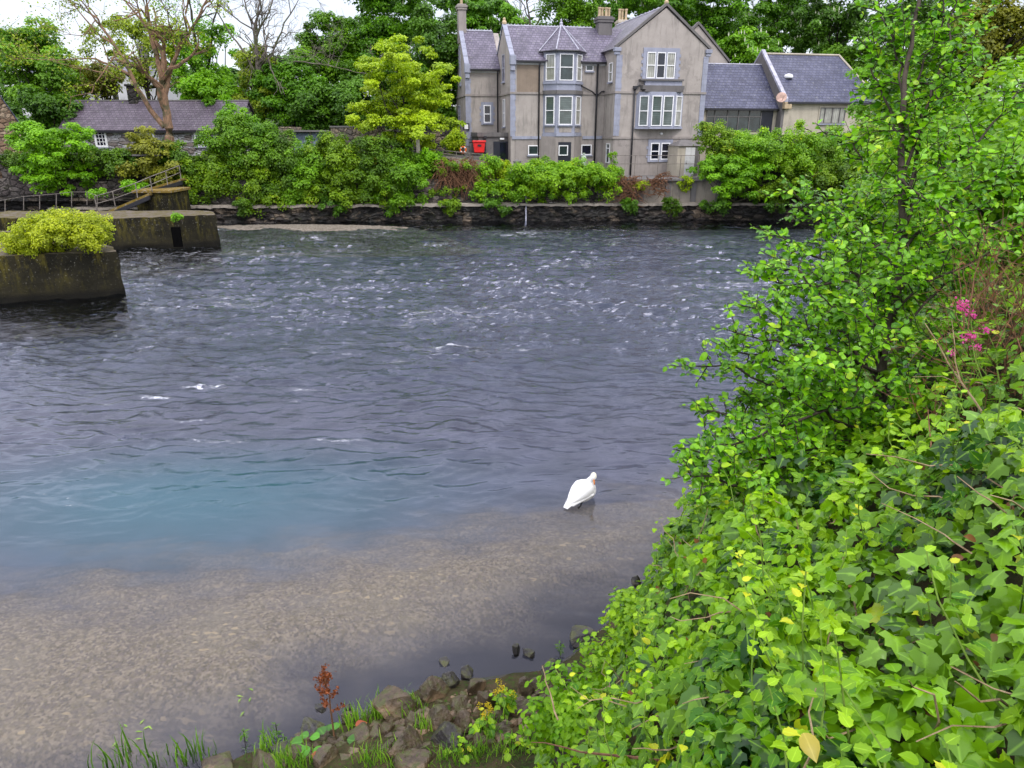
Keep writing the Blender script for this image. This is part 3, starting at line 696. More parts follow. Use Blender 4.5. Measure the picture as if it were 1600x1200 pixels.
# walkway railing on the far-left ledge
rr = empty('railing', (-40, 52, 1.9), 'thin rusty railing with many posts along the ledge at the far left', 'railing')
tops = []
for i, (px, yt, yb) in enumerate(((-30, 318, 338), (8, 312, 334), (37, 307, 328), (62, 305, 327), (88, 303, 326), (112, 300, 322), (136, 300, 320), (152, 306, 325))):
    t_ = atY(px, yt, 53); b_ = atY(px, yb, 53); MB().tube([b_-[-40, 52, 1.9], t_-[-40, 52, 1.9]], .03, 6).build('post', MT['rust'], rr); tops.append(t_-[-40, 52, 1.9])
MB().tube(tops, .02, 6).build('rail', MT['rust'], rr)
a = atY(-40, 345, 52.5); b = atY(165, 330, 52.5)
wk = props(MB().box(-46, b[0]+.5, 51.9, 56.8, -1, a[2]+.25).build('walkway', MT['quay'], bevel=.06), 'mossy stone walkway under the rusty railing at the far left', 'walkway')
# ================================================================== HOUSES
ANG = R(12)
EX = np.array([math.cos(ANG), math.sin(ANG)]); EY = np.array([-math.sin(ANG), math.cos(ANG)])
class Frame:
    """local frame of a building: s along its front, d to the back, z up"""
    def __init__(s, X0, Y0, ang): s.o = np.array([X0, Y0]); s.a = ang; s.ex = np.array([math.cos(ang), math.sin(ang)]); s.ey = np.array([-math.sin(ang), math.cos(ang)])
    def d(s, px, py, d):
        r_ = ray(px, py); t = (d + s.o @ s.ey)/(r_[:2] @ s.ey); P = np.array([0, 0, CAMZ]) + r_*t
        return (P[:2]-s.o) @ s.ex, P[2]
    def s_(s, px, py, s0):  # on a side wall plane
        r_ = ray(px, py); t = (s0 + s.o @ s.ex)/(r_[:2] @ s.ex); P = np.array([0, 0, CAMZ]) + r_*t
        return (P[:2]-s.o) @ s.ey, P[2]
def window(parent, A, Bp, z0, z1, glass='glass', bars=(), transom=(.5,), fw=.075, d=.03, sill=True, frame='white', label=None):
    """frame > pane on the wall line A->B (plan); outward is to the right of A->B"""
    A = np.array(A, float); Bp = np.array(Bp, float); Ln = np.linalg.norm(Bp-A); t = (Bp-A)/Ln
    m = MB(); P = lambda u: A+t*u
    m.slab(P(0), P(fw), z0, z1, 0, d+.05); m.slab(P(Ln-fw), P(Ln), z0, z1, 0, d+.05)
    m.slab(P(fw), P(Ln-fw), z0, z0+fw, 0, d+.047); m.slab(P(fw), P(Ln-fw), z1-fw, z1, 0, d+.047)
    for b in bars: m.slab(P(Ln*b-fw/2), P(Ln*b+fw/2), z0+fw, z1-fw, 0, d+.044)
    for h_ in transom: m.slab(P(fw), P(Ln-fw), z0+(z1-z0)*h_-fw*.45, z0+(z1-z0)*h_+fw*.45, 0, d+.04)
    f = m.build('window', MT[frame], parent); 
    if label: f['label'] = label
    MB().slab(P(fw*.5), P(Ln-fw*.5), z0+fw*.5, z1-fw*.5, 0, .012).build('pane', MT[glass], f)
    if sill: MB().slab(P(-.08), P(Ln+.08), z0-.12, z0-.002, 0, .16).build('sill', MT['lime'], f)
    return f
def surround(parent, A, Bp, z0, z1, w_=.16, quoin=True, mat='lime'):
    A = np.array(A, float); Bp = np.array(Bp, float); Ln = np.linalg.norm(Bp-A); t = (Bp-A)/Ln; P = lambda u: A+t*u
    m = MB(); m.slab(P(-w_), P(-.001), z0, z1, 0, .07); m.slab(P(Ln+.001), P(Ln+w_), z0, z1, 0, .07); m.slab(P(-w_), P(Ln+w_), z1+.001, z1+w_*1.1, 0, .075); m.slab(P(-w_), P(Ln+w_), z0-w_*.8, z0-.001, 0, .1)
    if quoin:
        k = int((z1-z0)/.5)
        for i in range(k):
            zz = z0+(z1-z0)*(i+.25)/k
            m.slab(P(-w_-.14), P(-w_-.002), zz, zz+.25, 0, .05); m.slab(P(Ln+w_+.002), P(Ln+w_+.14), zz, zz+.25, 0, .05)
    return m.build('window_surround', MT[mat], parent)

H = Frame(0, 66, ANG)
root = empty('stone_house', (0, 66, 0), 'large grey rendered house with purple slate roofs and a tall grey bay', 'house', None, ANG)
hd = H.d
ZE = hd(830, 91, 0)[1]; ZR = hd(830, 43, 3.3)[1]; ZS = hd(830, 146, 0)[1]; ZP = hd(830, 213, 0)[1]; ZG = 3.1
sA = hd(798, 100, 0)[0]                      # left corner of the middle wing
sB = hd(962, 140, -2.9)[0]; sC = hd(1102, 140, -2.9)[0]   # gable wing
sL0 = hd(728, 150, 4.8)[0]
ZEL = hd(745, 104, 4.8)[1]; ZRL = hd(745, 50, 8.1)[1]
gE = hd(966, 73, -2.9)[1]; sM = (sB+sC)/2; gR = hd(1040, 11, -2.9)[1]
# --- walls (middle wing, left wing, gable wing)
def gable_block(name, s0, s1, d0, d1, z0, ze, zr, mat, along='s'):
    """block with gable ends; ridge along s or along d"""
    m = MB()
    if along == 's':
        dm = (d0+d1)/2; prof = [(d0, z0), (d1, z0), (d1, ze), (dm, zr), (d0, ze)]
        m.add([(s0, a, b) for a, b in prof]+[(s1, a, b) for a, b in prof], [(0, 1, 2, 3, 4)[::1], (9, 8, 7, 6, 5)]+[(i, i+5, (i+1) % 5+5, (i+1) % 5) for i in range(5)])
    else:
        sm = (s0+s1)/2; prof = [(s0, z0), (s1, z0), (s1, ze), (sm, zr), (s0, ze)]
        m.add([(a, d0, b) for a, b in prof]+[(a, d1, b) for a, b in prof], [(0, 1, 2, 3, 4), (9, 8, 7, 6, 5)]+[(i, i+5, (i+1) % 5+5, (i+1) % 5) for i in range(5)])
    return m.build(name, MT[mat], root)
gable_block('wall', sA, sB+1.5, 0, 6.6, ZG, ZE, ZR-.06, 'wall')
gable_block('wall', sL0, sA+.5, 4.8, 11.4, ZG, ZEL, ZRL-.06, 'wall')
gable_block('wall', sB, sC, -2.9, 9.5, ZG, gE-.04, gR-.06, 'wall', 'd')
b0 = hd(1077, 80, 4.0)[0]; bz = hd(1091, 40, 4.0)[1]; b1 = hd(1137, 96, 4.0)[0]; bm_ = hd(1091, 40, 4.0)[0]; be = hd(1137, 96, 4.0)[1]
w2 = b1-bm_
mW = MB(); prof = [(bm_-w2, 5), (b1, 5), (b1, be), (bm_, bz), (bm_-w2, be)]
mW.add([(a, 4.0, b) for a, b in prof]+[(a, 11, b) for a, b in prof], [(0, 1, 2, 3, 4), (9, 8, 7, 6, 5)]+[(i, i+5, (i+1) % 5+5, (i+1) % 5) for i in range(5)])
mW.build('wall', MT['wall'], root)['label'] = 'rear gable wall'
# darker basement render and bare patch, a few mm proud
m = MB(); m.slab((sA+.35, 0), (sB-.01, 0), ZG, ZP-.2, 0, .02); m.build('basement_wall', MT['wall_base'], root)
m = MB(); m.slab((sB, -2.9), (sC, -2.9), ZG, ZP-.2, 0, .02); m.build('basement_wall', MT['wall_base'], root)
m = MB(); s1_ = hd(842, 100, 0)[0]; m.slab((sA+.55, 0), (s1_, 0), ZS+.1, ZE-.25, 0, .02); m.build('bare_render_panel', MT['wall_brown'], root)
# --- roofs
def slope(m, a, b, c, d, th=.09):
    n_ = unit(np.cross(np.array(b, float)-a, np.array(d, float)-a)); n_ = n_ if n_[2] > 0 else -n_
    return m.extr([np.array(q, float) for q in (a, b, c, d)], n_*th)
def roof_s(s0, s1, d0, d1, ze, zr, over, mat, par=root, nm='roof'):
    dm = (d0+d1)/2; k = (zr-ze)/(dm-d0); m = MB()
    slope(m, (s0, d0-over, ze-k*over), (s1, d0-over, ze-k*over), (s1, dm, zr), (s0, dm, zr)); slope(m, (s0, d1+over, ze-k*over), (s1, d1+over, ze-k*over), (s1, dm, zr), (s0, dm, zr))
    return m.build(nm, MT[mat], par)
def roof_d(s0, s1, d0, d1, ze, zr, over, mat, par=root):
    sm = (s0+s1)/2; k = (zr-ze)/(sm-s0); m = MB()
    slope(m, (s0-over, d0, ze-k*over), (s0-over, d1, ze-k*over), (sm, d1, zr), (sm, d0, zr)); slope(m, (s1+over, d0, ze-k*over), (s1+over, d1, ze-k*over), (sm, d1, zr), (sm, d0, zr))
    return m.build('roof', MT[mat], par)
r1 = roof_s(sA+.3, sB+2.8, 0, 6.6, ZE, ZR, .3, 'slate_x'); r2 = roof_s(sL0+.3, sA-.02, 4.8, 11.4, ZEL, ZRL, .3, 'slate_x')
r3 = roof_d(sB, sC, -2.72, 9.5, gE, gR, .25, 'slate_y'); r4 = roof_d(bm_-w2, b1, 4.15, 11, be, bz, .15, 'slate_y')
# ridge tiles
def ridge_tiles(par, A, Bp, n_):
    m = MB(); A = np.array(A, float); Bp = np.array(Bp, float)
    m.tube([A, Bp], .09, 6)
    for i in range(n_): q = A+(Bp-A)*(i+.5)/n_; m.box(q[0]-.04, q[0]+.04, q[1]-.04, q[1]+.04, q[2]+.05, q[2]+.15)
    m.build('ridge_tiles', MT['lead'], par)
ridge_tiles(r1, (sA+.3, 3.3, ZR+.1), (sB-.3, 3.3, ZR+.1), 26); ridge_tiles(r2, (sL0+.3, 8.1, ZRL+.1), (sA-.1, 8.1, ZRL+.1), 10); ridge_tiles(r3, (sM, -2.6, gR+.1), (sM, 9, gR+.1), 12)
# gutters + soffit strip
def gutter(s0, s1, d_, z): 
    MB().box(s0, s1, d_-.42, d_-.27, z-.36, z-.2).build('gutter', MT['black'], root, bevel=.02); MB().box(s0, s1, d_-.08, d_-.001, z-.5, z-.22).build('eaves_band', MT['white_wall'], root)
gutter(sA+.5, hd(850, 90, 0)[0], 0, ZE); gutter(hd(907, 90, 0)[0], sB-.02, 0, ZE); gutter(sL0+.4, sA-.1, 4.8, ZEL)
# gable copings with kneelers
def coping_side(s_, d0, dm, ze, zr, w_=.42, n_=5):
    m = MB(); k = (zr-ze)/(dm-d0)
    for sg, dd in ((1, d0), (-1, 2*dm-d0)):
        for i in range(n_):
            a = i/n_; b = (i+.93)/n_; A = (s_-.08, dd+(dm-dd)*a, ze+(zr-ze)*a+.12); Bq = (s_-.08, dd+(dm-dd)*b, ze+(zr-ze)*b+.12)
            m.extr([A, Bq, (Bq[0]+w_, Bq[1], Bq[2]), (A[0]+w_, A[1], A[2])], (0, 0, .16+.02*(i % 2)))
    m.build('gable_coping', MT['lime'], root, bevel=.02)
    MB().box(s_-.1, s_+.42, d0-.34, d0+.12, ze-.55, ze+.2).box(s_-.04, s_+.36, d0-.24, d0+.05, ze-1.0, ze-.551).build('kneeler', MT['lime'], root, bevel=.04)
    MB().lathe((s_+.12, dm, zr+.2), [(.2, 0), (.22, .18), (.12, .3), (.14, .42), (.03, .55)], 8).build('finial', MT['pot'], root)
coping_side(sA, 0, 3.3, ZE, ZR); coping_side(sL0, 4.8, 8.1, ZEL, ZRL)
def coping_front(s0, s1, d_, ze, zr, mat='dark_conc'):
    m = MB(); sm = (s0+s1)/2
    for a in (s0-.18, s1+.18):
        k = (zr-ze)/(sm-(s0 if a < sm else s1)); A = np.array([a, d_-.12, ze-.12]); Bq = np.array([sm, d_-.12, zr+.1])
        m.extr([A, Bq, Bq+[0, 0, .24], A+[0, 0, .24]], (0, .42, 0))
    return m.build('gable_coping', MT[mat], root)
coping_front(sB, sC, -2.9, gE, gR); coping_front(bm_-w2, b1, 4.0, be, bz)
for s_ in (sB, sC): MB().box(s_-.28, s_+.3, -3.08, -2.6, gE-.35, gE-.05).box(s_-.2, s_+.22, -3.0, -2.62, gE-.6, gE-.351).build('kneeler', MT['lime'], root, bevel=.03)
MB().lathe((sM, -2.85, gR+.2), [(.16, 0), (.2, .2), (.1, .32), (.1, .55), (.03, .62)], 8).build('finial', MT['pot'], root)
# quoin strips
def quoin(A, Bp, z0, z1, alt=.1):
    m = MB(); A = np.array(A, float); Bp = np.array(Bp, float); Ln = np.linalg.norm(Bp-A); t = (Bp-A)/Ln; z = z0; i = 0
    while z < z1-.05:
        h_ = min(.42, z1-z); m.slab(A, A+t*(Ln+(alt if i % 2 else 0)), z, z+h_-.012, 0, .05); z += h_; i += 1
    m.build('quoin', MT['lime'], root)
quoin((sA-.05, 0), (sA+.38, 0), ZP, ZE-1.0, .06); quoin((sL0-.05, 4.8), (sL0+.42, 4.8), ZP-.9, ZEL-1.0, .06)
quoin((sB-.05, -2.9), (sB+.45, -2.9), ZP+.05, gE-.6, .04); quoin((sC-.4, -2.9), (sC+.05, -2.9), ZP, gE-.6, 0)
# string courses
for A_, B_, d_ in (((sA-.1, 0), (hd(849, 146, 0)[0], 0), .1), ((hd(908, 146, 0)[0], 0), (sB, 0), .1), ((sA, 5), (sA, 0), .09), ((sB, 0), (sB, -2.9), .09), ((sB-.1, -2.9), (sC+.08, -2.9), .1), ((sL0-.09, 4.8), (sA, 4.8), .09), ((sL0, 11), (sL0, 4.8), .09)):
    MB().slab(A_, B_, ZS-.055, ZS+.11, 0, d_).build('string_course', MT['wall_base'], root)
for A_, B_ in (((sA+.1, 0), (hd(845, 213, 0)[0], 0)), ((hd(910, 213, 0)[0], 0), (sB-.02, 0)), ((sL0-.09, 4.8), (hd(748, 213, 4.8)[0], 4.8))): MB().slab(A_, B_, ZP-.24, ZP+.01, 0, .1).build('plinth_band', MT['lime'], root)
for A_, B_ in (((sB-.1, -2.9), (sC+.08, -2.9)), ((sB, 0), (sB, -2.9))): MB().slab(A_, B_, ZP-.2, ZP-.02, 0, .1).build('plinth_band', MT['wall_base'], root)
# --- windows on planes
def wfront(px0, px1, y0, y1, d_, **k):
    a = hd(px0, (y0+y1)/2, d_)[0]; b = hd(px1, (y0+y1)/2, d_)[0]; z1 = hd((px0+px1)/2, y0, d_)[1]; z0 = hd((px0+px1)/2, y1, d_)[1]
    sur = k.pop('sur', 0)
    f = window(root, (a, d_), (b, d_), z0, z1, **k)
    if sur: surround(root, (a, d_), (b, d_), z0, z1, sur, quoin=k.get('quo', sur > .2))
    return f
wfront(755.5, 767, 164, 192, 4.8, sur=.22, glass='glass_dark', fw=.09)
wfront(915, 927, 97, 111, 0, transom=()); wfront(825, 841, 227, 242, -.02, transom=(), sill=True, glass='glass')
wfront(908, 924, 226, 242, -.02, transom=(), glass='glass_dark')
def wside(s_, dpx, w_, y0, y1, **k):
    d_, z1 = H.s_(dpx, y0, s_); _, z0 = H.s_(dpx, y1, s_); return window(root, (s_, d_+w_/2), (s_, d_-w_/2), z0, z1, **k)
wside(sA, 787, .9, 85, 128, glass='glass_dark', frame='lead'); wside(sA, 788, .8, 155, 198, glass='glass_dark', frame='white')
wside(sL0, 718.5, .8, 72, 134, glass='glass_dark', frame='lead'); wside(sL0, 718, 1.1, 165, 196, glass='glass_dark', frame='lead')
wside(sB, 955.5, .9, 98, 128, glass='glass_curtain'); wside(sB, 951, .9, 224, 255, glass='glass', frame='white', sill=False, transom=(.75,))['label'] = 'narrow white side door'
# --- tall bay of the middle wing
def bay(px0, px1, px2, px3, d_, dp, z0, z1, mat='lime'):
    a = (hd(px0, 150, d_)[0], d_); d4 = (hd(px3, 150, d_)[0], d_); b = (hd(px1, 150, d_-dp)[0], d_-dp); c = (hd(px2, 150, d_-dp)[0], d_-dp)
    MB().prism([a, b, c, d4], z0, z1).build('bay', MT[mat], root); return [np.array(q) for q in (a, b, c, d4)]
yv = lambda y, px=880, d_=-.9: hd(px, y, d_)[1]
zt = yv(79); 
q = bay(849, 870, 898, 909, 0, 1.05, ZP, zt)
bay(844, 869, 899, 911, 0, 1.08, ZG, ZP-.001, 'wall_base')
def along(A, Bp, u): return A+(Bp-A)*u
for (ya, yb, gl) in ((84, 126, 'c'), (150, 195, 'b')):
    window(root, along(q[0], q[1], .18), along(q[0], q[1], .86), yv(yb), yv(ya), glass='glass_curtain' if gl == 'c' else 'glass_blind', sill=(gl == 'b'))
    window(root, along(q[1], q[2], .12), along(q[1], q[2], .88), yv(yb), yv(ya), glass='glass' if gl == 'c' else 'glass_blind', sill=(gl == 'b'))
    window(root, along(q[2], q[3], .14), along(q[2], q[3], .82), yv(yb), yv(ya), glass='glass_curtain', sill=(gl == 'b'))
for (ya, yb, off, mt) in ((127, 131, .1, 'lime'), (141, 147, .12, 'dark_conc'), (208, 213, .1, 'lime'), (79, 82, .1, 'lime')):
    m = MB(); m.slab(q[0], q[1], yv(yb), yv(ya), 0, off); m.slab(q[1]-[off*.4, 0], q[2]+[off*.4, 0], yv(yb)-.002, yv(ya)+.002, 0, off+.003); m.slab(q[2], q[3], yv(yb), yv(ya), 0, off); m.build('bay_moulding', MT[mt], root)
m = MB()
for i in range(3): m.slab(along(q[i], q[i+1], .16), along(q[i], q[i+1], .86), yv(207), yv(199), 0, .02)
m.build('bay_panel', MT['wall'], root)
# bay roof
o_ = .22; e0 = q[0]+[-.35, .3]; e1 = q[1]+[-.18, -o_]; e2 = q[2]+[.18, -o_]; e3 = q[3]+[.35, .3]; ap = np.array([(q[1][0]+q[2][0])/2, .9]); za = hd(878, 39, .9)[1]; zb = zt+.02
m = MB(); m.add([(*e0, zb), (*e1, zb), (*e2, zb), (*e3, zb), (*ap, za), (ap[0], 2.2, za)], [(0, 1, 4), (1, 2, 4), (2, 3, 4), (0, 4, 5), (3, 5, 4), (0, 5, 3, 2, 1)])
br_ = m.build('bay_roof', MT['slate_x'], root)
m = MB(); 
for e_ in (e0, e1, e2, e3): m.tube([(*e_, zb+.04), (*ap, za+.05)], .06, 5)
m.build('hip_lead', MT['lead'], br_); MB().tube([(*e0, zb-.05), (*e1, zb-.05), (*e2, zb-.05), (*e3, zb-.05)], .08, 6).build('bay_gutter', MT['black'], br_)
MB().lathe((*ap, za), [(.14, 0), (.16, .15), (.07, .25), (.1, .35), (.02, .5)], 8).build('finial', MT['lead'], br_)
# basement recess below the bay
a0 = hd(872, 240, -1.08)[0]; a1 = hd(892, 240, -1.08)[0]; z1_ = hd(880, 222, -1.08)[1]
MB().slab((a0, -1.08), (a1, -1.08), ZG, z1_, 0, .02).build('basement_recess', MT['door_d'], root); w0 = hd(870, 240, -1.1)[0]
window(root, (a0+.02, -1.11), (a1-.3, -1.11), hd(878, 243, -1.1)[1], hd(878, 227, -1.1)[1], transom=(), sill=False)
# --- gable wing windows
gy_ = lambda y, px=1030, d_=-2.9: hd(px, y, d_)[1]
A0 = hd(1009.5, 100, -2.9)[0]; A1 = hd(1055.5, 100, -2.9)[0]
for i in range(3):
    u0 = A0+(A1-A0)*(i/3)+.05; u1 = A0+(A1-A0)*((i+1)/3)-.05
    window(root, (u0, -2.9), (u1, -2.9), gy_(122.5), gy_(81.5), glass=('glass_curtain', 'glass_dark', 'glass_curtain')[i], sill=False)
    if i: MB().slab((u0-.1, -2.9), (u0, -2.9), gy_(122.5), gy_(81.5), 0, .1).build('mullion', MT['lime'], root)
surround(root, (A0, -2.9), (A1, -2.9), gy_(122.5), gy_(81.5), .3)
m = MB(); k0 = hd(999, 128, -3.1)[0]; k1 = hd(1067, 128, -3.1)[0]
m.slab((k0, -2.9), (k1, -2.9), gy_(126.5), gy_(124), 0, .45); MB().slab((k0+.5, -2.9), (k1-.1, -2.9), gy_(134), gy_(126.6), 0, .3).build('sill_panel', MT['lime'], root)
m.slab((k0+.2, -2.9), (k1, -2.9), gy_(140), gy_(134.1), 0, .6); m.slab((k0+.4, -2.9), (k1-.1, -2.9), gy_(144), gy_(140.1), 0, .7); m.build('bay_ledge', MT['dark_conc'], root)
q = bay(994.5, 1017, 1055, 1068, -2.9, .75, gy_(200), gy_(144.1))
window(root, along(q[0], q[1], .26), along(q[0], q[1], .9), gy_(197), gy_(150), glass='glass_blind', sill=False)
for i in range(2): window(root, along(q[1], q[2], .06+.47*i), along(q[1], q[2], .47+.47*i), gy_(197), gy_(150), glass='glass_blind', sill=False)
window(root, along(q[2], q[3], .12), along(q[2], q[3], .8), gy_(197), gy_(150), glass='glass_curtain', sill=False)
m = MB(); [m.slab(q[i], q[i+1], gy_(201.5), gy_(198.5)+.001*i, 0, .12) for i in range(3)]; m.build('bay_sill', MT['lime'], root)
A0 = hd(1016, 236, -2.9)[0]; A1 = hd(1046, 236, -2.9)[0]
for i in range(2): window(root, (A0+(A1-A0)*(i*.54), -2.925), (A0+(A1-A0)*(i*.54+.46), -2.925), gy_(249.5), gy_(223), glass='glass_dark', sill=False, fw=.09)
surround(root, (A0, -2.92), (A1, -2.92), gy_(249.5), gy_(223), .24)
MB().slab((A0+(A1-A0)*.47, -2.92), (A0+(A1-A0)*.53, -2.92), gy_(249.5), gy_(223), 0, .09).build('mullion', MT['lime'], root)
p_ = hd(1033.5, 209, -3.0); MB().lathe((p_[0], -2.98, p_[1]-.1), [(.05, 0), (.14, .06), (.14, .16), (.05, .22)], 10).build('wall_lamp', MT['white'], root)
# --- downpipes
def pipe(pts, r_=.065): MB().tube(pts, r_, 8).build('downpipe', MT['black'], root, smoothf=True)
s_ = hd(777.5, 150, 4.7)[0]; pipe([(s_, 4.45, ZEL-.3), (s_, 4.68, ZEL-.7), (s_, 4.68, ZP)])
s_ = hd(842.5, 150, -.15)[0]; pipe([(s_, -.35, ZE-.3), (s_, -.13, ZE-.7), (s_, -.13, ZG)])
s_ = hd(932.5, 150, -.15)[0]; pipe([(s_, -.35, ZE-.3), (s_, -.14, ZE-.6), (s_, -.14, ZS), (s_, -.14, ZG)], .08)
for (px, y0) in ((908, 134), (957, 142)): a = hd(px, y0, -.12); pipe([(a[0], -.12, a[1]), ((a[0]*.3+s_*.7), -.14, hd(930, 143, -.12)[1]), (s_, -.14, hd(931, 150, -.12)[1])], .055)
s_ = hd(991.5, 150, -3.05)[0]; pipe([(s_, -3.06, gy_(136)), (s_, -3.06, ZG)], .075); a = hd(997, 133, -3.1); pipe([(a[0]+.2, -3.1, a[1]), (s_, -3.06, gy_(138))], .07)
MB().box(s_-.16, s_+.16, -3.2, -2.95, gy_(140), gy_(135)).build('hopper', MT['black'], root, bevel=.02)
# --- chimneys
def chimney(s_, d_, z0, z1, w_, dp, pots, mat, cap=.16, poth=.75):
    c = MB().box(s_-w_/2, s_+w_/2, d_-dp/2, d_+dp/2, z0, z1-.5).box(s_-w_/2-cap*.6, s_+w_/2+cap*.6, d_-dp/2-cap*.6, d_+dp/2+cap*.6, z1-.499, z1-.3).box(s_-w_/2-cap, s_+w_/2+cap, d_-dp/2-cap, d_+dp/2+cap, z1-.299, z1-.1).box(s_-w_/2-.02, s_+w_/2+.02, d_-dp/2-.02, d_+dp/2+.02, z1-.099, z1).build('chimney', MT[mat], root, bevel=.02)
    for i in range(pots):
        x = s_+(i-(pots-1)/2)*(w_/pots); MB().lathe((x, d_+.15*(i % 2), z1), [(.15, 0), (.13, .1), (.12, poth*.8), (.16, poth*.85), (.16, poth)], 10).build('chimney_pot', MT['pot'], c, smoothf=False)
    return c
a = hd(944, 30, 3.0); chimney(a[0], 3.0, ZE+.5, a[1]+.2, 1.25, .95, 4, 'dark_conc')
MB().box(a[0]-.72, a[0]+.72, 2.4, 3.6, ZR-1.6, ZR-1.25).build('chimney_flashing', MT['lead'], root)
a = hd(972.5, 37, 9.0); chimney(a[0], 9.0, ZR-.5, a[1]+.3, 1.0, .9, 3, 'cream', .12, 1.0)
a = hd(721.5, 14, 8.1); chimney(a[0], 8.3, ZRL-1, a[1]+.4, .72, .9, 1, 'wall_base', .14, .6)
# skirts of bare render
# --- porch in front of the left wing
s0 = hd(748, 235, 1.2)[0]; s1 = sA-.02; zt_ = hd(770, 207, 1.2)[1]
pc = MB().box(s0, s1, 1.2, 4.79, ZG, zt_-.35).box(s0-.12, s1, 1.05, 4.79, zt_-.349, zt_).build('porch', MT['dark_conc'], root)
a0 = hd(771, 240, 1.2)[0]; a1 = hd(794, 240, 1.2)[0]; z1_ = hd(782, 221, 1.2)[1]
MB().slab((a0, 1.2), (a1, 1.2), ZG, z1_, 0, .03).build('doorway', MT['door_d'], pc); MB().slab((a1-.75, 1.17), (a1-.1, 1.17), ZG, z1_-.1, 0, .05).build('door', MT['glass_dark'], pc)
a = hd(784, 217, 1.2); MB().box(a[0]-.2, a[0]+.2, 1.05, 1.19, a[1]-.08, a[1]+.08).build('porch_lamp', MT['white'], pc, bevel=.03)
m = MB(); m.tube([(s0+.55, .95, ZG), (s0+.55, .95, zt_-.5)], .07, 8); m.box(s0+.42, s0+.68, .84, 1.06, zt_-.5, zt_-.3).build('downpipe', MT['black'], pc)
# ventilation grille box and meter on the walls
a = hd(729, 198, 4.8); MB().slab((a[0]-.35, 4.74), (a[0]+.25, 4.74), a[1]-.3, a[1]+.3, 0, .1).build('notice_frame', MT['black'], root)
MB().slab((a[0]-.22, 4.635), (a[0]+.12, 4.635), a[1]-.2, a[1]+.2, 0, .02).build('notice', MT['white'], root)
# --- lower left: thin post at the corner
def world(fr, s_, d_, z): P = fr.o + fr.ex*s_ + fr.ey*d_; return np.array([P[0], P[1], z])

# ---------------- link building and bungalow
root2 = empty('link_building', (0, 66, 0), 'low link building with blue slate roof and dark window strip beside the big gable', 'building', None, ANG)
la = sC+.02; lb = hd(1222, 180, -.5)[0]; ze = hd(1150, 166, -.5)[1]; zr = hd(1150, 102, 3.2)[1]
MB().box(la, lb, -.5, 6.9, 3.5, ze-.02).build('wall', MT['cream'], root2)
r_ = roof_s(la, lb+.1, -.5, 6.9, ze, zr, .25, 'slate_b', root2); MB().box(la, lb, -.92, -.76, ze-.36, ze-.18).build('gutter', MT['black'], root2)
MB().tube([(la, 3.2, zr+.08), (lb, 3.2, zr+.08)], .09, 6).build('ridge_tiles', MT['lead'], r_)
a = hd(1103, 185, -.5)[0]; b = hd(1189, 185, -.5)[0]; z0 = hd(1150, 205, -.5)[1]; z1 = hd(1150, 170.5, -.5)[1]
f = window(root2, (a, -.5), (b, -.5), z0, z1, glass='glass', bars=(.15, .38, .58, .78), transom=(.66,), frame='dark_conc', fw=.08, sill=False)
c = hd(1207, 185, -.5)[0]; MB().slab((b+.02, -.5), (c, -.5), z0-1, z1, 0, .05).build('door', m_plain('maroon_door', (.07, .03, .035), .5, .3) if 0 else MT['door_d'], root2)
root3 = empty('bungalow', (0, 66, 0), 'low cream bungalow with hipped blue slate roof and one curtained window at the right', 'house', None, ANG)
ba = hd(1225, 180, -1.3)[0]; bb = hd(1366, 180, -1.3)[0]; ze = hd(1280, 157, -1.3)[1]; dr = 3.4; zr = hd(1250, 86, dr)[1]; hp = hd(1311, 87, dr)[0]
MB().box(ba, bb, -1.3, 8.1, 4, ze-.02).build('wall', MT['cream'], root3)
m = MB(); k = .28
V_ = [(ba, -1.3-k, ze-.15), (bb+k, -1.3-k, ze-.15), (bb+k, 8.1+k, ze-.15), (ba, 8.1+k, ze-.15), (ba, dr, zr), (hp, dr, zr)]
m.add(V_, [(0, 1, 5, 4), (1, 2, 5), (2, 3, 4, 5), (0, 4, 3), (0, 3, 2, 1)]); r_ = m.build('roof', MT['slate_b'], root3)
MB().tube([(ba, dr, zr+.06), (hp, dr, zr+.06)], .1, 6).tube([(hp, dr, zr+.06), (bb+k, -1.3-k, ze-.1)], .09, 6).build('ridge_tiles', MT['cream'], r_)
m = MB()
for dd in (-1.3-k, 8.1+k):
    A = np.array([ba-.3, dd, ze-.15]); Bq = np.array([ba-.3, dr, zr+.2]); m.extr([A, Bq, Bq+[0, 0, .22], A+[0, 0, .3]], (.36, 0, 0))
m.build('gable_coping', MT['lead'], root3)
m = MB(); m.add([(ba-.28, -1.3, 4), (ba-.28, 8.1, 4), (ba-.28, 8.1, ze), (ba-.28, dr, zr+.2), (ba-.28, -1.3, ze), (ba-.002, -1.3, 4), (ba-.002, 8.1, 4), (ba-.002, 8.1, ze), (ba-.002, dr, zr+.2), (ba-.002, -1.3, ze)],
      [(0, 4, 3, 2, 1), (5, 6, 7, 8, 9), (0, 5, 9, 4), (4, 9, 8, 3), (3, 8, 7, 2), (0, 1, 6, 5), (1, 2, 7, 6)]); m.build('gable_wall', MT['dark_conc'], root3)
MB().box(ba, bb+.1, -1.3-k-.14, -1.3-k, ze-.32, ze-.16).build('gutter', MT['black'], root3)
MB().box(ba-.28, ba+.45, -1.7, -1.28, ze-.75, ze-.17).build('kneeler', MT['pot'], root3, bevel=.04)
a = hd(1280, 180, -1.3)[0]; b = hd(1320, 180, -1.3)[0]; z0 = hd(1300, 193, -1.3)[1]; z1 = hd(1300, 168, -1.3)[1]
window(root3, (a, -1.3), (b, -1.3), z0, z1, glass='glass_curtain', bars=(.2, .5, .78), transom=(), frame='dark_conc', sill=True)
surround(root3, (a, -1.3), (b, -1.3), z0, z1, .1, quoin=False, mat='cream')
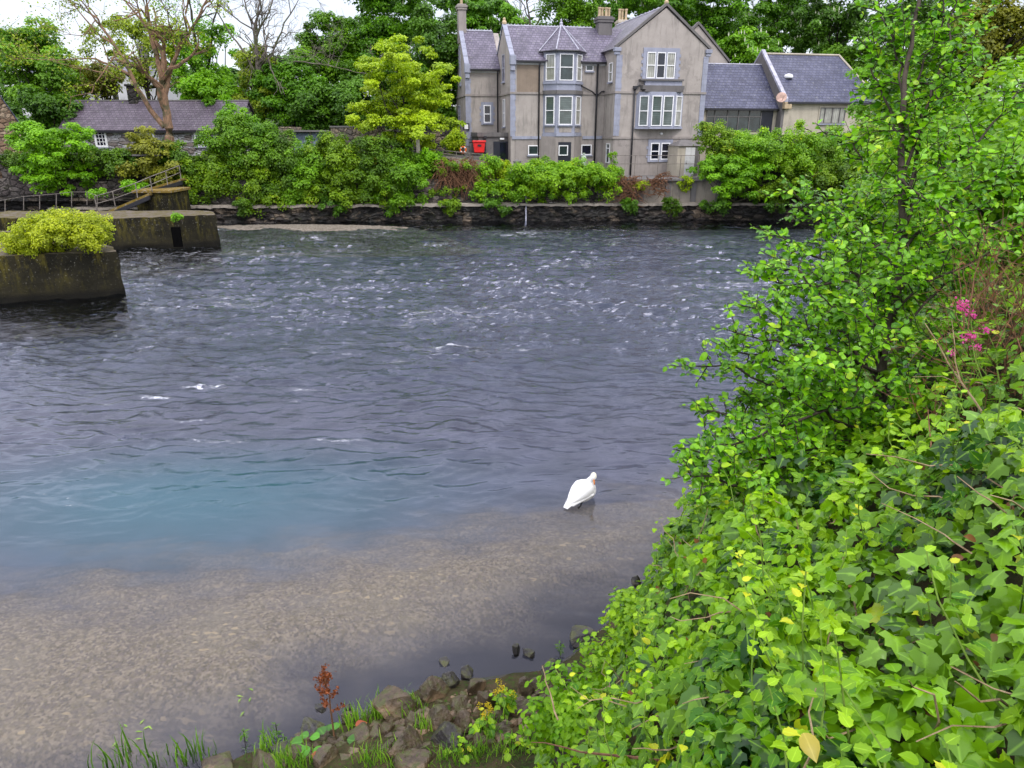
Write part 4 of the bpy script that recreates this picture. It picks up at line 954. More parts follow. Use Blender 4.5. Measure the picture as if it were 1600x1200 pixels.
a = hd(1233, 112, 0.9); kz = (zr-ze)/(dr+1.3); zz = ze+kz*(1.3+.9); s_ = hd(1233, 112, .9)[0]
MB().lathe((s_, .9, zz), [(.4, 0), (.42, .2), (.3, .34), (.1, .4)], 14).build('skylight_dome', MT['white'], r_, smoothf=True)
# satellite dish
a = world(H, *[hd(1221, 153, -1.9)[0], -1.9], hd(1221, 153, -1.9)[1]); ds = empty('satellite_dish', a, 'rusty pink satellite dish on the corner between the two blue slate roofs', 'satellite dish')
m = MB(); m.lathe((0, 0, 0), [(.03, -.02), (.25, .03), (.42, .11), (.46, .15), (.44, .16), (.24, .07), (.03, .03)], 20); o = m.build('dish', MT['dish'], ds, smoothf=True); o.rotation_euler = (R(72), 0, R(-20))
MB().tube([(0, .05, 0), (.1, .25, -.15), (.12, .7, -.25)], .03, 6).build('bracket', MT['rust'], ds); MB().tube([(0, -.05, -.3), (0, -.5, 0)], .02, 5).build('feed_arm', MT['rust'], ds)

# ---------------- shed, railing, bins on the terrace
pA = H.d(1056, 250, -5.2); shz = 3.33
S0 = hd(1058, 250, -5.0)[0]; S1 = hd(1091, 250, -5.0)[0]; sh = empty('garden_shed', world(H, (S0+S1)/2, -4.2, shz), 'small pale shed with flaking white door at the foot of the big gable', 'shed', None, ANG)
hw_ = (S1-S0)/2; zt_ = hd(1074, 228, -5)[1]-shz; za_ = hd(1074, 218, -4)[1]-shz
MB().box(-hw_, hw_, -.8, 1.25, 0, zt_).build('wall', MT['cream'], sh)
m = MB(); m.add([(-hw_-.12, -.95, zt_), (hw_+.12, -.95, zt_), (hw_+.12, 1.25, zt_), (-hw_-.12, 1.25, zt_), (-.3, .2, za_), (.3, .2, za_)], [(0, 1, 5, 4), (1, 2, 5), (2, 3, 4, 5), (3, 0, 4), (0, 3, 2, 1)]); m.build('roof', MT['dark_conc'], sh)
dd_ = MB().box(-.28*hw_, .62*hw_, -.85, -.801, .05, zt_-.12).build('door', MT['door_w'], sh); MB().box(-.2*hw_, -.12*hw_, -.9, -.851, 1.0, 1.12).build('handle', MT['black'], dd_)
MB().box(hw_*.64, hw_*.99, -.83, -.802, .02, zt_-.1).build('side_panel', MT['dark_conc'], sh)
rl = empty('railing', (12.5, 60.5, 3.32), 'thin grey metal railing on the edge of the terrace by the big gable', 'railing')
xs = [atY(px, 260, 60.5)[0]-12.5 for px in (957, 992, 1028, 1063, 1092)]; zh = atY(1020, 243, 60.5)[2]-3.32; zm = atY(1020, 256, 60.5)[2]-3.32
for x in xs: MB().tube([(x, 0, 0), (x, 0, zh)], .03, 6).build('post', MT['rust'], rl)
for z in (zh, zm): MB().tube([(xs[0]-.1, 0, z), (xs[-1], 0, z)], .026, 6).build('rail', MT['rust'], rl)
a = atY(1080, 274, 61.5); props(MB().lathe((a[0], 61.6, 3.33), [(.14, 0), (.17, .05), (.17, .22), (.1, .26)], 12).build('paint_tin', MT['lead']), 'small pale tin on the terrace by the shed door', 'tin')
# gas cylinder, pillars, bin, lifebuoy
a = world(H, hd(912, 250, -1.5)[0], -1.5, 3.3); gcx = empty('gas_cylinder', a, 'pale green gas cylinder standing against the house behind the rounded hedge', 'gas cylinder')
zz = atY(912, 243, a[1])[2]-3.3; MB().lathe((0, 0, 0), [(.2, 0), (.24, .06), (.24, zz-.12), (.16, zz)], 14).build('cylinder', MT['greenish'], gcx, smoothf=True); MB().lathe((0, 0, zz), [(.05, 0), (.05, .1), (.13, .12), (.13, .22), (.1, .22)], 10).build('valve_collar', MT['greenish'], gcx)
def pillar(px, yt, yb, Y, w_, lab, mat='dark_conc', cap='pyramid'):
    t_ = atY(px, yt, Y); b_ = atY(px, yb, Y); r_ = empty('gate_pillar', (t_[0], Y, b_[2]), lab, 'pillar'); hh_ = t_[2]-b_[2]
    MB().box(-w_/2, w_/2, -w_/2, w_/2, 0, hh_-.3).build('shaft', MT[mat], r_, bevel=.02)
    m = MB().box(-w_/2-.06, w_/2+.06, -w_/2-.06, w_/2+.06, hh_-.3, hh_-.18); n0 = len(m.v)
    k = w_/2; m.add([(-k, -k, hh_-.18), (k, -k, hh_-.18), (k, k, hh_-.18), (-k, k, hh_-.18), (0, 0, hh_)], [(0, 1, 4), (1, 2, 4), (2, 3, 4), (3, 0, 4), (0, 3, 2, 1)]); m.build('cap', MT['moss' if cap == 'moss' else mat], r_)
pillar(778.5, 246, 290, 62.5, .75, 'square gate pillar with a bright mossy cap below the dark porch door', 'dark_conc', 'moss')
pillar(808, 248, 290, 63, .6, 'low square grey pillar at the left end of the rounded hedge')
pillar(652, 202, 262, 61.5, .28, 'slim weathered post at the right edge of the yellow green maple', 'cream')
# bin
a = atY(749, 240, 65.6); bn = empty('wheelie_bin', a, 'bright red wheeled bin beside the grey house wall', 'bin')
zt_ = atY(749, 219.5, 65.6)[2]-a[2]; wv = .53
m = MB(); m.add([(-wv*.8, -.35, .1), (wv*.8, -.35, .1), (wv*.8, .3, .1), (-wv*.8, .3, .1), (-wv, -.42, zt_*.86), (wv, -.42, zt_*.86), (wv, .4, zt_*.86), (-wv, .4, zt_*.86)], [(0, 3, 2, 1), (4, 5, 6, 7), (0, 1, 5, 4), (1, 2, 6, 5), (2, 3, 7, 6), (3, 0, 4, 7)]); m.build('body', MT['red'], bn, bevel=.03)
MB().box(-wv-.06, wv+.06, -.5, .46, zt_*.861, zt_).build('lid', MT['red'], bn, bevel=.05); MB().tube([(-wv, .3, .12), (wv, .3, .12)], .12, 10).build('wheel', MT['black'], bn)
MB().box(-.12, .2, -.44, -.425, zt_*.55, zt_*.7).build('emblem', MT['black'], bn)
a = atY(740, 239, 66.3); b2 = empty('wheelie_bin', a, 'dark grey bin half hidden behind the bright red bin', 'bin'); MB().box(-.35, .3, -.3, .3, 0, zt_*.8).build('body', MT['dark_conc'], b2, bevel=.03); MB().box(-.38, .33, -.34, .33, zt_*.801, zt_*.88).build('lid', MT['black'], b2, bevel=.02)
# lifebuoy on its post
a = atY(723.5, 234, 66); lb_ = empty('lifebuoy', a, 'orange lifebuoy ring hanging at the corner of the grey house', 'lifebuoy')
m = MB(); n1, n2 = 24, 10; vs = []; fs = []
for i in range(n1):
    for j in range(n2):
        A_ = 2*math.pi*i/n1; C_ = 2*math.pi*j/n2; r_ = .25+.075*math.cos(C_); vs.append((r_*math.cos(A_), .06*math.sin(C_), r_*math.sin(A_))); fs.append((i*n2+j, i*n2+(j+1) % n2, ((i+1) % n1)*n2+(j+1) % n2, ((i+1) % n1)*n2+j))
m.add(vs, fs); m.build('ring', MT['orange'], lb_, smoothf=True)
m = MB()
for th in (45, 135, 225, 315): c_, s_ = math.cos(R(th)), math.sin(R(th)); m.tube([(.24*c_-.05*s_, 0, .24*s_+.05*c_), (.24*c_+.05*s_, 0, .24*s_-.05*c_)], .083, 10)
m.build('band', MT['white'], lb_)
ps = atY(721, 200, 66.2); b_ = atY(721, 240, 66.2); props(MB().tube([(ps[0], 66.2, 4.9), (ps[0], 66.2, ps[2]-.2)], .05, 8).tube([(ps[0]-.2, 66.2, ps[2]-.25), (ps[0]+.2, 66.2, ps[2]-.25)], .03, 6).build('post', MT['rust']), 'thin metal post carrying the orange lifebuoy by the house corner', 'post')
# sloping path parapet in front of the left wing
a = atY(672, 238, 63.2); b = atY(775, 250, 63.2); zA, zB = a[2], b[2]
tp = empty('terrace_wall', ((a[0]+b[0])/2, 63.2, 3), 'pale sloping terrace wall with a thin rail below the red bin', 'wall'); hx = (b[0]-a[0])/2
m = MB(); m.prism([(-hx, 0), (hx, 0), (hx, .3), (-hx, .3)], -.3, [zA-3-.15, zB-3-.2, zB-3-.2, zA-3-.15]); m.build('wall', MT['conc'], tp)
m = MB(); m.tube([(-hx, -.1, zA-3+.25), (hx, -.1, zB-3+.35)], .035, 6); m.tube([(-hx, -.1, zA-3+.02), (hx, -.1, zB-3+.02)], .03, 6)
for i in range(6): u = i/5; m.tube([(-hx+2*hx*u, -.1, (zA+(zB-zA)*u)-3-.2), (-hx+2*hx*u, -.1, (zA+(zB-zA)*u)-3+.3)], .035, 6)
m.build('rail', MT['rust'], tp)
props(MB().box(-9.2, -2.3, 64.6, 66.9, 2.5, 4.95).build('upper_terrace', MT['dark_conc']), 'raised grey terrace under the red bin by the left wing', 'terrace')

# ---------------- garden walls and outhouse left of the house
a = atY(561, 208, 64); b = atY(516, 225, 64)
gw_ = empty('garden_wall', (-16, 64.5, 4), 'old pale rubble garden wall with a blocked arch behind the hedge', 'wall')
X0, X1 = atY(516, 210, 64)[0]+16, atY(600, 210, 64)[0]+16; zt_ = atY(516, 199, 64)[2]-4
MB().box(X0, X1, -.3, .3, 0, zt_).build('wall', MT['field_stone'], gw_, bevel=.05); MB().box(X0-.05, X1, -.36, .36, zt_, zt_+.12).build('coping', MT['dark_conc'], gw_)
oh = empty('outhouse', (-21, 66, 4), 'low outhouse with a flat roof and blue grey doors behind the hedge', 'outhouse')
X0, X1 = atY(437, 210, 65)[0]+21, atY(517, 210, 65)[0]+21; zt_ = atY(480, 206, 65)[2]-4
MB().box(X0, X0+1.1, -1.3, 2, 0, zt_+.4).box(X0+1.1, X1, -.2, 2, 0, zt_).build('wall', MT['field_stone'], oh); MB().box(X0+1.1, X1, -1.5, 2.1, zt_, zt_+.14).build('roof', MT['dark_conc'], oh)
mm = m_plain('blue_grey_boards', (.16, .20, .26), .6, .3, .3, 4); xd0 = atY(456, 210, 65)[0]+21; xd1 = atY(515, 210, 65)[0]+21; xm = (xd0+xd1)/2
for (u, v_) in ((xd0, xm-.08), (xm+.08, xd1)): MB().box(u, v_, -1.0, -.9, 0, zt_-.05).build('door', mm, oh)
MB().box(xm-.079, xm+.079, -1.1, -.8, 0, zt_-.02).build('post', MT['rust'], oh)
props(MB().box(atY(600, 210, 72)[0], atY(720, 210, 72)[0], 72, 72.6, 4, atY(650, 203, 72)[2]).build('boundary_wall', MT['quay']), 'dark ivy shaded boundary wall behind the yellow shrubs', 'wall')

# ---------------- cottage
cr_ = empty('cottage', (-37, 69, 4.6), 'long single storey stone cottage with purple slate roof and white window frames', 'cottage'); cz = 4.6
X0, X1 = atY(93, 205, 68)[0]+37, atY(352, 205, 68)[0]+37; ze = atY(200, 201, 68)[2]-cz; zr = atY(240, 159, 71)[2]-cz
X1 += 1.2
mC = MB(); prof = [(-1, -1), (5, -1), (5, ze), (2, zr-.06), (-1, ze)]
mC.add([(X0+.15, a_, b_) for a_, b_ in prof]+[(X1, a_, b_) for a_, b_ in prof], [(0, 1, 2, 3, 4), (9, 8, 7, 6, 5)]+[(i, i+5, (i+1) % 5+5, (i+1) % 5) for i in range(5)]); mC.build('wall', MT['cot_wall'], cr_)
r_ = roof_s(X0, X1+.2, -1, 5, ze, zr, .25, 'slate_c', cr_); MB().tube([(X0, 2, zr+.08), (X1+.2, 2, zr+.08)], .1, 6).build('ridge_tiles', MT['dark_conc'], r_)
MB().box(X0, X1, -1.36, -1.24, ze-.35, ze-.2).build('gutter', MT['black'], cr_)
c_ = atY(206, 130, 71); chx = c_[0]+37; MB().box(chx-.4, chx+.4, 1.6, 2.4, zr-.8, c_[2]-cz-.3).box(chx-.5, chx+.5, 1.5, 2.5, c_[2]-cz-.299, c_[2]-cz-.1).build('chimney', MT['quay'], cr_); MB().lathe((chx, 2, c_[2]-cz-.1), [(.14, 0), (.13, .4)], 8).build('chimney_pot', MT['pot'], cr_)
for (p0, p1, t0, t1) in ((148, 167, 202, 230), (222, 242, 202, 224), (304, 324, 205, 229)):
    a = atY(p0, 215, 68)[0]+37; b = atY(p1, 215, 68)[0]+37; z1 = atY(p0, t0, 68)[2]-cz; z0 = atY(p0, t1, 68)[2]-cz
    f = window(cr_, (a, -1.0), (b, -1.0), z0, z1, glass='glass_dark', bars=(), transom=(), fw=.17, sill=True)
    m = MB(); 
    for u in (.36, .64): m.slab((a+(b-a)*u-.025, -1.0), (a+(b-a)*u+.025, -1.0), z0+.17, z1-.17, 0, .05)
    for u in (.3, .5, .7): m.slab((a+.17, -1.0), (b-.17, -1.0), z0+(z1-z0)*u-.025, z0+(z1-z0)*u+.025, 0, .047)
    m.build('glazing_bar', MT['white'], f)
a = atY(341, 207, 68)[0]+37; MB().slab((a-.1, -1), (a+.7, -1), ze-1.5, ze-.5, 0, .03).build('doorway', MT['door_d'], cr_)
# white house behind and garden wall
wh = empty('white_house', atY(195, 150, 88), 'white gabled house with slate roof glimpsed through the trees behind the cottage', 'house'); wz = atY(195, 150, 88)
X0, X1 = atY(168, 150, 88)[0]-wz[0], atY(238, 150, 88)[0]-wz[0]; ze = atY(195, 112, 88)[2]-wz[2]; zr = atY(195, 84, 88)[2]-wz[2]
MB().box(X0, X1, 0, 8, -4, ze).build('wall', MT['white_wall'], wh); rr_ = roof_s(X0-.2, X1+.2, 0, 8, ze, zr, .3, 'slate_x', wh)
MB().add([(X0, 0, ze), (X0, 8, ze), (X0, 4, zr-.05), (X1, 0, ze), (X1, 8, ze), (X1, 4, zr-.05)], [(0, 2, 1), (3, 4, 5), (0, 3, 5, 2), (1, 2, 5, 4)]).build('gable', MT['white_wall'], wh)
MB().box(.6, 1.5, 3.5, 4.4, zr-.5, zr+1.4).build('chimney', MT['dark_conc'], wh)
window(wh, (X0+.5, 0), (X0+1.4, 0), -.6, .9, glass='glass_dark', transom=(.5,)); window(wh, (X0+3, 0), (X0+4, 0), -.6, .9, glass='glass_dark')
ww = empty('white_house', atY(75, 160, 90), 'low white building with a grey lean-to roof behind the trees at the far left', 'house'); wz = atY(75, 160, 90)
X0, X1 = atY(30, 150, 90)[0]-wz[0], atY(128, 150, 90)[0]-wz[0]; zt_ = atY(75, 143, 90)[2]-wz[2]
MB().box(X0, X1, 0, 6, -4, zt_).build('wall', MT['white_wall'], ww); roof_s(X0-.2, X1+.2, 0, 6, zt_, zt_+2.6, .3, 'slate_b', ww)
# stone building at the far left edge
sx = atY(38, 206, 60); SB = Frame(sx[0], sx[1], R(41))
sb = empty('stone_building', (sx[0], sx[1], 4.5), 'brown rubble stone gable cut by the left edge with a small red door', 'building', None, R(41))
xa, za = SB.d(-2, 148, 0); za -= 4.5; ze = sx[2]-4.5
prof = [(2*xa, -1), (0, -1), (0, ze), (xa, za), (2*xa, ze)]
MB().add([(a_, 0, b_) for a_, b_ in prof]+[(a_, 8, b_) for a_, b_ in prof], [(0, 1, 2, 3, 4), (9, 8, 7, 6, 5)]+[(i, i+5, (i+1) % 5+5, (i+1) % 5) for i in range(5)]).build('wall', MT['brown_stone'], sb)
m = MB()
for xx in (.1, 2*xa-.1): m.extr([(xx, -.1, ze-.1), (xa, -.1, za+.02), (xa, -.1, za+.16), (xx, -.1, ze+.06)], (0, 8.3, 0))
m.build('roof', MT['slate_b'], sb)
a, z1 = SB.d(21, 193, 0); b, z0 = SB.d(28, 217, 0); MB().slab((a, 0), (b, 0), z0-4.5, z1-4.5, 0, .04).build('door', m_plain('dark_red_paint', (.11, .02, .015), .6, .3), sb)
# ================================================================== FAR TREES
def at5(px, Y): return atY(px, 200, Y)[0]
# far-off wood closing the background
rng = np.random.default_rng(77); PS = []
prof_x = [-200, 0, 60, 100, 150, 230, 300, 440, 480, 540, 560, 700, 780, 800, 850, 880, 1000, 1360, 1380, 1400, 1500, 1800]
prof_y = [50, 60, 75, 110, 120, 110, 105, 95, 70, 40, -40, -60, -30, 40, 45, -20, -60, -60, 25, -30, -60, -60]
for i in range(620):
    px = rng.uniform(-200, 1800); yt = np.interp(px, prof_x, prof_y); y = rng.uniform(yt, 212); Y = rng.uniform(97, 112); c = atY(px, y, Y)
    n = 170; dd = sph(rng, n); dd[:, 2] = np.abs(dd[:, 2])*.8; pos = c + dd*np.array([1.9, 1.4, 1.5])*rng.uniform(.5, 1, (n, 1)); PS.append((pos, dd))
P = np.concatenate([a for a, b in PS]); N = np.concatenate([b for a, b in PS])*.6 + rng.normal(size=(len(P), 3))*.3 + [0, -.2, .5]
props(leaves('far_wood', T_KITE, P, N, rng.normal(size=P.shape), .7*rng.uniform(.7, 1.3, len(P)), L['dark'], None, rng), kind='stuff')

T_ = tree
T_(45, 25, 200, 62, 74, 'dark layered green tree at the far left behind the brown stone gable', 'mid', nclump=60, nleaf=17000, seed=11, flat=.35, cr=1.1)
T_(112, 88, 165, 50, 80, 'loose olive tree beside the white house at the far left', 'olive', nclump=40, nleaf=5500, seed=12, size=.24)
T_(70, 140, 235, 48, 70, 'dark green bushy tree low behind the brown stone gable', 'dark', nclump=40, nleaf=9000, seed=13)
T_(160, 100, 160, 38, 78, 'small olive green tree in front of the white house', 'rusty', nclump=30, nleaf=4500, seed=14, size=.22)
T_(215, 15, 140, 80, 76, 'airy yellow olive crown filling in behind the big half bare tree', 'olive', nclump=46, nleaf=6500, seed=36, size=.22, cr=.7)
T_(320, 25, 165, 62, 78, 'slender tree with black stems and airy bright green leaves above the cottage', 'sycamore', nclump=42, nleaf=7000, seed=15, size=.24, cr=.8, r0=.32)
T_(392, 70, 200, 45, 75, 'ivy clad tree with bare twigs at its top right of the cottage', 'olive', nclump=42, nleaf=9000, seed=16, size=.23)
T_(330, 118, 168, 48, 74, 'low bright green tree just behind the cottage ridge', 'sycamore', nclump=30, nleaf=7000, seed=17)
T_(455, 95, 200, 55, 74, 'fresh green tree with drooping sprays above the outhouse', 'chestnut', nclump=55, nleaf=14000, seed=18, flat=.4)
T_(515, 28, 150, 50, 79, 'tall light green tree left of the dark chestnut', 'mid', nclump=55, nleaf=14000, seed=19)
T_(515, 130, 208, 60, 73, 'dark green tree behind the outhouse with the blue grey doors', 'dark', nclump=50, nleaf=13000, seed=20)
T_(605, -40, 130, 85, 82, 'big dark horse chestnut rising behind the yellow green maple', 'chestnut', nclump=90, nleaf=26000, seed=21, blossom=90, flat=.4, cr=1.15)
T_(680, 0, 205, 50, 77, 'dark chestnut close to the left chimney of the stone house', 'dark', nclump=70, nleaf=19000, seed=22, cr=1.0)
T_(590, 90, 215, 70, 76, 'dark shadowy tree directly behind the yellow green maple', 'dark', nclump=60, nleaf=15000, seed=23)
T_(750, -20, 90, 60, 88, 'chestnut with white candles above the left wing roof', 'chestnut', nclump=60, nleaf=16000, seed=24, blossom=90, flat=.45)
T_(893, -30, 80, 48, 90, 'light airy green tree behind the bay roof of the stone house', 'mid', nclump=55, nleaf=10000, seed=25, cr=.9)
T_(1000, -50, 90, 72, 92, 'leafy chestnut behind the chimney pots of the stone house', 'chestnut', nclump=70, nleaf=18000, seed=26, blossom=60, flat=.45)
T_(1115, -60, 110, 70, 88, 'fresh green chestnut right of the big gable', 'chestnut', nclump=80, nleaf=22000, seed=27, blossom=110, flat=.4)
T_(1215, -60, 110, 80, 92, 'tall chestnut full of white candles above the link building', 'chestnut', nclump=80, nleaf=20000, seed=28, blossom=150, flat=.45)
T_(1165, 50, 110, 42, 84, 'low bright chestnut just above the link building roof', 'sycamore', nclump=40, nleaf=8000, seed=29, blossom=40, flat=.4)
T_(1310, -50, 130, 72, 88, 'tall shaded chestnut with candles behind the bungalow hip', 'dark', nclump=80, nleaf=20000, seed=30, blossom=150)
T_(1330, 60, 150, 40, 84, 'green tree touching the right end of the bungalow roof', 'mid', nclump=45, nleaf=9000, seed=31)
T_(1430, -60, 130, 75, 80, 'dark tree behind the light maple at the right', 'dark', nclump=70, nleaf=15000, seed=32)
T_(1470, 20, 230, 105, 44, 'bright lime maple with layered foliage at the right', 'sycamore', zg=3, nclump=110, nleaf=30000, seed=33, flat=.32, cr=.75, size=.17, group=None)
T_(1565, -30, 120, 55, 40, 'bronze brown leaved tree in the top right corner', 'rusty', zg=4, nclump=60, nleaf=11000, seed=34, size=.16, cr=.6, group=None)
T_(627, 58, 252, 90, 63.6, 'yellow green maple standing out left of the stone house', 'yellow', zg=4, nclump=130, nleaf=26000, seed=35, flat=.35, cr=.62, size=.19, trunkpx=640, lobes=11, group=None, name='maple_tree')

# big red-barked half bare tree in front of the cottage
def bare_tree(name, label, Y, limbs, bark, rngseed, leafs, leafmat, recs, extra=None, zbase=4.5, lsize=.2, group=FAR):
    rng = np.random.default_rng(rngseed); base = atY(*limbs[0][0][0][:2], Y); root = empty(name, base, label, 'tree', group)
    W = Wood(); tips = []
    for pts, r0, r1 in limbs:
        P3 = [atY(px, py, Y + (dy if len(q) > 2 else 0)) for q in pts for (px, py, dy) in [tuple(q)+(0,) if len(q) == 2 else q]]
        fine = []
        for a, b in zip(P3[:-1], P3[1:]): fine += bend(rng, a, b, 3, .04)[:-1]
        fine.append(P3[-1]); W.limb(fine, r0, r1, 8)
        for i in range(2, len(fine)):
            if rng.random() < recs[3] and i > len(fine)*.35: rec(rng, W, fine[i], unit(fine[i]-fine[i-1])*.5+rng.normal(size=3)*.7+[0, 0, .2], recs[0]*rng.uniform(.6, 1), r1*.8, recs[1], .55, .12, .74, (2, 3), .014, tips)
        rec(rng, W, fine[-1], fine[-1]-fine[-2], recs[0], r1, recs[1]+recs[2], .5, .1, .76, (2, 3), .014, tips)
    W.m.build('trunk', B[bark], root, base)
    if leafs:
        tp = np.array([t[0] for t in tips if t[2] <= 1]); 
        sel = tp[rng.integers(0, len(tp), leafs)]; P = sel + rng.normal(size=(leafs, 3))*.35
        leaves('foliage', T_KITE, P, rng.normal(size=(leafs, 3))*.6+[0, -.2, .6], rng.normal(size=(leafs, 3)), lsize*rng.uniform(.6, 1.3, leafs), L[leafmat], root, rng, base)
    return root
bare_tree('bare_tree', 'big half bare tree with reddish bark rising in front of the cottage roof', 65.5,
  [([(266, 240), (264, 200), (258, 165), (254, 125)], .42, .30), ([(257, 198), (235, 172), (215, 140), (200, 105), (180, 72)], .25, .12),
   ([(254, 125), (245, 85), (236, 55), (232, 30)], .28, .14), ([(258, 150), (268, 105), (283, 70), (297, 48)], .2, .11),
   ([(205, 118), (180, 105), (150, 92), (118, 92)], .12, .05), ([(236, 55), (215, 25), (195, 0)], .12, .06), ([(297, 48), (290, 20), (296, -10)], .1, .06), ([(180, 72), (150, 50), (125, 20)], .1, .05)],
  'red', 5, 6500, 'olive', (2.3, 3, 1, .35))
bare_tree('bare_tree', 'leafless twiggy tree standing against the white sky with an ivy clad trunk', 73,
  [([(404, 215), (405, 170), (404, 120)], .3, .2), ([(404, 120), (400, 80), (402, 50)], .2, .1), ([(404, 125), (425, 85), (440, 50)], .13, .07), ([(404, 120), (380, 80), (352, 40)], .13, .06),
   ([(402, 50), (385, 15), (378, -15)], .09, .05), ([(402, 50), (420, 20), (430, -15)], .09, .05), ([(432, 110), (460, 96), (500, 100), (540, 108)], .08, .04)],
  'grey', 6, 0, None, (2.7, 4, 1, .5))
bare_tree('bare_tree', 'thin dark stemmed tree with forked trunk above the cottage ridge', 77,
  [([(322, 170), (316, 120), (308, 80), (300, 30)], .26, .12), ([(319, 130), (330, 80), (334, 30)], .16, .08), ([(316, 110), (295, 80), (285, 60)], .12, .06)], 'dark', 7, 1500, 'sycamore', (2.2, 3, 1, .4))
bare_tree('bare_tree', 'pale leafless twigs in the sky gap above the stone house', 95,
  [([(828, 90), (830, 50), (826, 20)], .2, .1), ([(830, 60), (810, 30), (795, 5)], .1, .06), ([(830, 50), (850, 20), (858, -5)], .1, .06)], 'grey', 8, 500, 'mid', (3.2, 4, 0, .6))
# ivy on the bare tree's trunk
rng = np.random.default_rng(9); n = 2600; a = rng.uniform(0, 6.28, n); zz = rng.uniform(0, 1, n); q0 = atY(404, 215, 73); q1 = atY(404, 110, 73)
P = q0 + (q1-q0)*zz[:, None] + np.stack([np.cos(a), np.sin(a), 0*a], 1)*(rng.uniform(.35, .75, n)*(1.2-.4*zz))[:, None]
props(leaves('ivy', T_KITE, P, np.stack([np.cos(a), np.sin(a), .4+0*a], 1), rng.normal(size=(n, 3)), rng.uniform(.15, .28, n), L['mid'], None, rng), 'bright ivy wrapped round the trunk of the leafless tree', 'ivy')

# ================================================================== FAR BANK SHRUBS
G = 'shrubs hanging over the river wall'
def SH(label, blobs, leaf, nc, nl, size=.17, cr=.5, seed=1, **k): return shrub(k.pop('name', 'shrub'), label, [pb(*b) for b in blobs], leaf, nc, nl, size, cr, seed, group=k.pop('group', G), **k)
SH('bright green sycamore bush in front of the cottage at the left', [(85, 245, 56.5, 52, 40), (58, 222, 56.5, 32, 24), (112, 225, 56.5, 30, 30), (100, 275, 56.2, 40, 24), (60, 268, 56.2, 30, 24)], 'sycamore', 110, 20000, seed=41, flat=.4, up=.7)
SH('bronze tinged young sycamore between the bright bush and the gangway', [(240, 245, 58.5, 32, 38), (225, 225, 58.5, 20, 20), (255, 270, 58, 26, 22), (215, 268, 58, 24, 16)], 'rusty', 70, 9000, seed=42, flat=.4)
SH('dark ivy heap right of the bronze sycamore', [(262, 258, 59, 20, 26), (285, 262, 59, 18, 30)], 'ivy_far', 40, 7000, seed=43)
SH('white flowering hawthorn bush at the right end of the cottage', [(392, 225, 60.2, 40, 38), (364, 218, 60.5, 24, 30), (415, 245, 60, 32, 34), (345, 235, 60, 26, 34)], 'hawthorn', 110, 20000, seed=44)
SH('tall ragged green shrub below the cottage doorway', [(330, 272, 59.6, 34, 38), (310, 290, 59.4, 26, 30), (345, 300, 59.4, 34, 22)], 'hedge', 80, 13000, seed=45)
SH('pale spiky sapling in front of the right end of the cottage roof', [(357, 185, 61.5, 12, 30), (378, 190, 61.5, 14, 22)], 'sycamore', 24, 3000, seed=46)
hx = [(405, 285), (440, 262), (478, 270), (515, 262), (550, 272), (590, 262), (625, 280)]
hl = ['dense ivy and bramble hedge under the hawthorn bush', 'dark hedge in front of the low outhouse', 'mixed hedge below the blue grey outhouse doors', 'green hedge in front of the rubble garden wall', 'ivy covered hedge left of the maple trunk', 'deep green hedge under the yellow green maple', 'low hedge at the foot of the yellow green maple']
for i, ((hx_, hy_), lb2) in enumerate(zip(hx, hl)):
    SH(lb2, [(hx_, hy_-18, 60.6, 32, 30), (hx_+8, hy_+10, 59.9, 34, 34), (hx_-12, hy_+38, 59.6, 26, 16)], ('hedge', 'ivy_far', 'mid', 'hedge')[i % 4], 85, 13500, .16, .5, 50+i)
SH('hanging bunch of ivy touching the pale lip of the river wall', [(440, 310, 59.3, 22, 20), (460, 300, 59.3, 18, 18)], 'hedge', 26, 3600, .15, .4, 58)
SH('hanging green bush at the foot of the yellow maple on the wall', [(612, 300, 59.4, 24, 22), (600, 282, 59.5, 22, 20)], 'hedge', 30, 4200, .15, .4, 59)
SH('small fresh green shrub beside the slim weathered post', [(662, 262, 61, 20, 22), (672, 250, 61, 18, 12)], 'sycamore', 24, 3200, .15, .4, 60)
SH('yellow leaved shrub right of the slim weathered post', [(664, 224, 66, 13, 15), (668, 233, 65.8, 8, 10)], 'yellow', 22, 2600, .15, .35, 61, group='yellow garden shrubs')
SH('yellow leaved shrub left of the lifebuoy post', [(710, 220, 66.6, 15, 13), (708, 230, 66.4, 11, 9)], 'yellow', 22, 2800, .15, .35, 62, group='yellow garden shrubs')
SH('green climbing shrub between the brown dead growth and the gate pillar', [(752, 278, 61, 20, 24), (768, 262, 61, 16, 16), (760, 298, 60.4, 24, 12)], 'bright', 44, 6000, .15, .4, 63)
SH('leafy hydrangea like bush around the mossy gate pillar', [(780, 268, 61.4, 14, 14)], 'yellow', 14, 1500, .15, .35, 64)
SH('rounded dense green hedge in front of the house basement', [(845, 285, 60.7, 50, 30), (888, 282, 60.7, 48, 28), (930, 286, 60.7, 38, 26), (820, 292, 60.5, 26, 22), (865, 276, 60.9, 44, 20), (910, 275, 60.9, 44, 20), (830, 276, 60.8, 30, 18)], 'bright', 240, 36000, .15, .42, 65, name='hedge', cat='hedge')
SH('small tuft of leaves at the left post of the terrace railing', [(956, 250, 61, 5, 14), (962, 268, 60.6, 8, 8)], 'bright', 10, 900, .13, .3, 66)
SH('small yellow green tuft growing under the terrace edge', [(1000, 290, 60.3, 12, 8)], 'yellow', 8, 700, .13, .3, 67)
SH('small yellow green tuft under the shed door', [(1070, 286, 60.3, 12, 9)], 'yellow', 8, 700, .13, .3, 68)
SH('leafy yellow green shrub overlapping the shed', [(1115, 225, 61.3, 26, 26), (1130, 255, 61, 30, 26), (1105, 205, 61.5, 14, 16)], 'hedge', 60, 8500, .15, .45, 69)
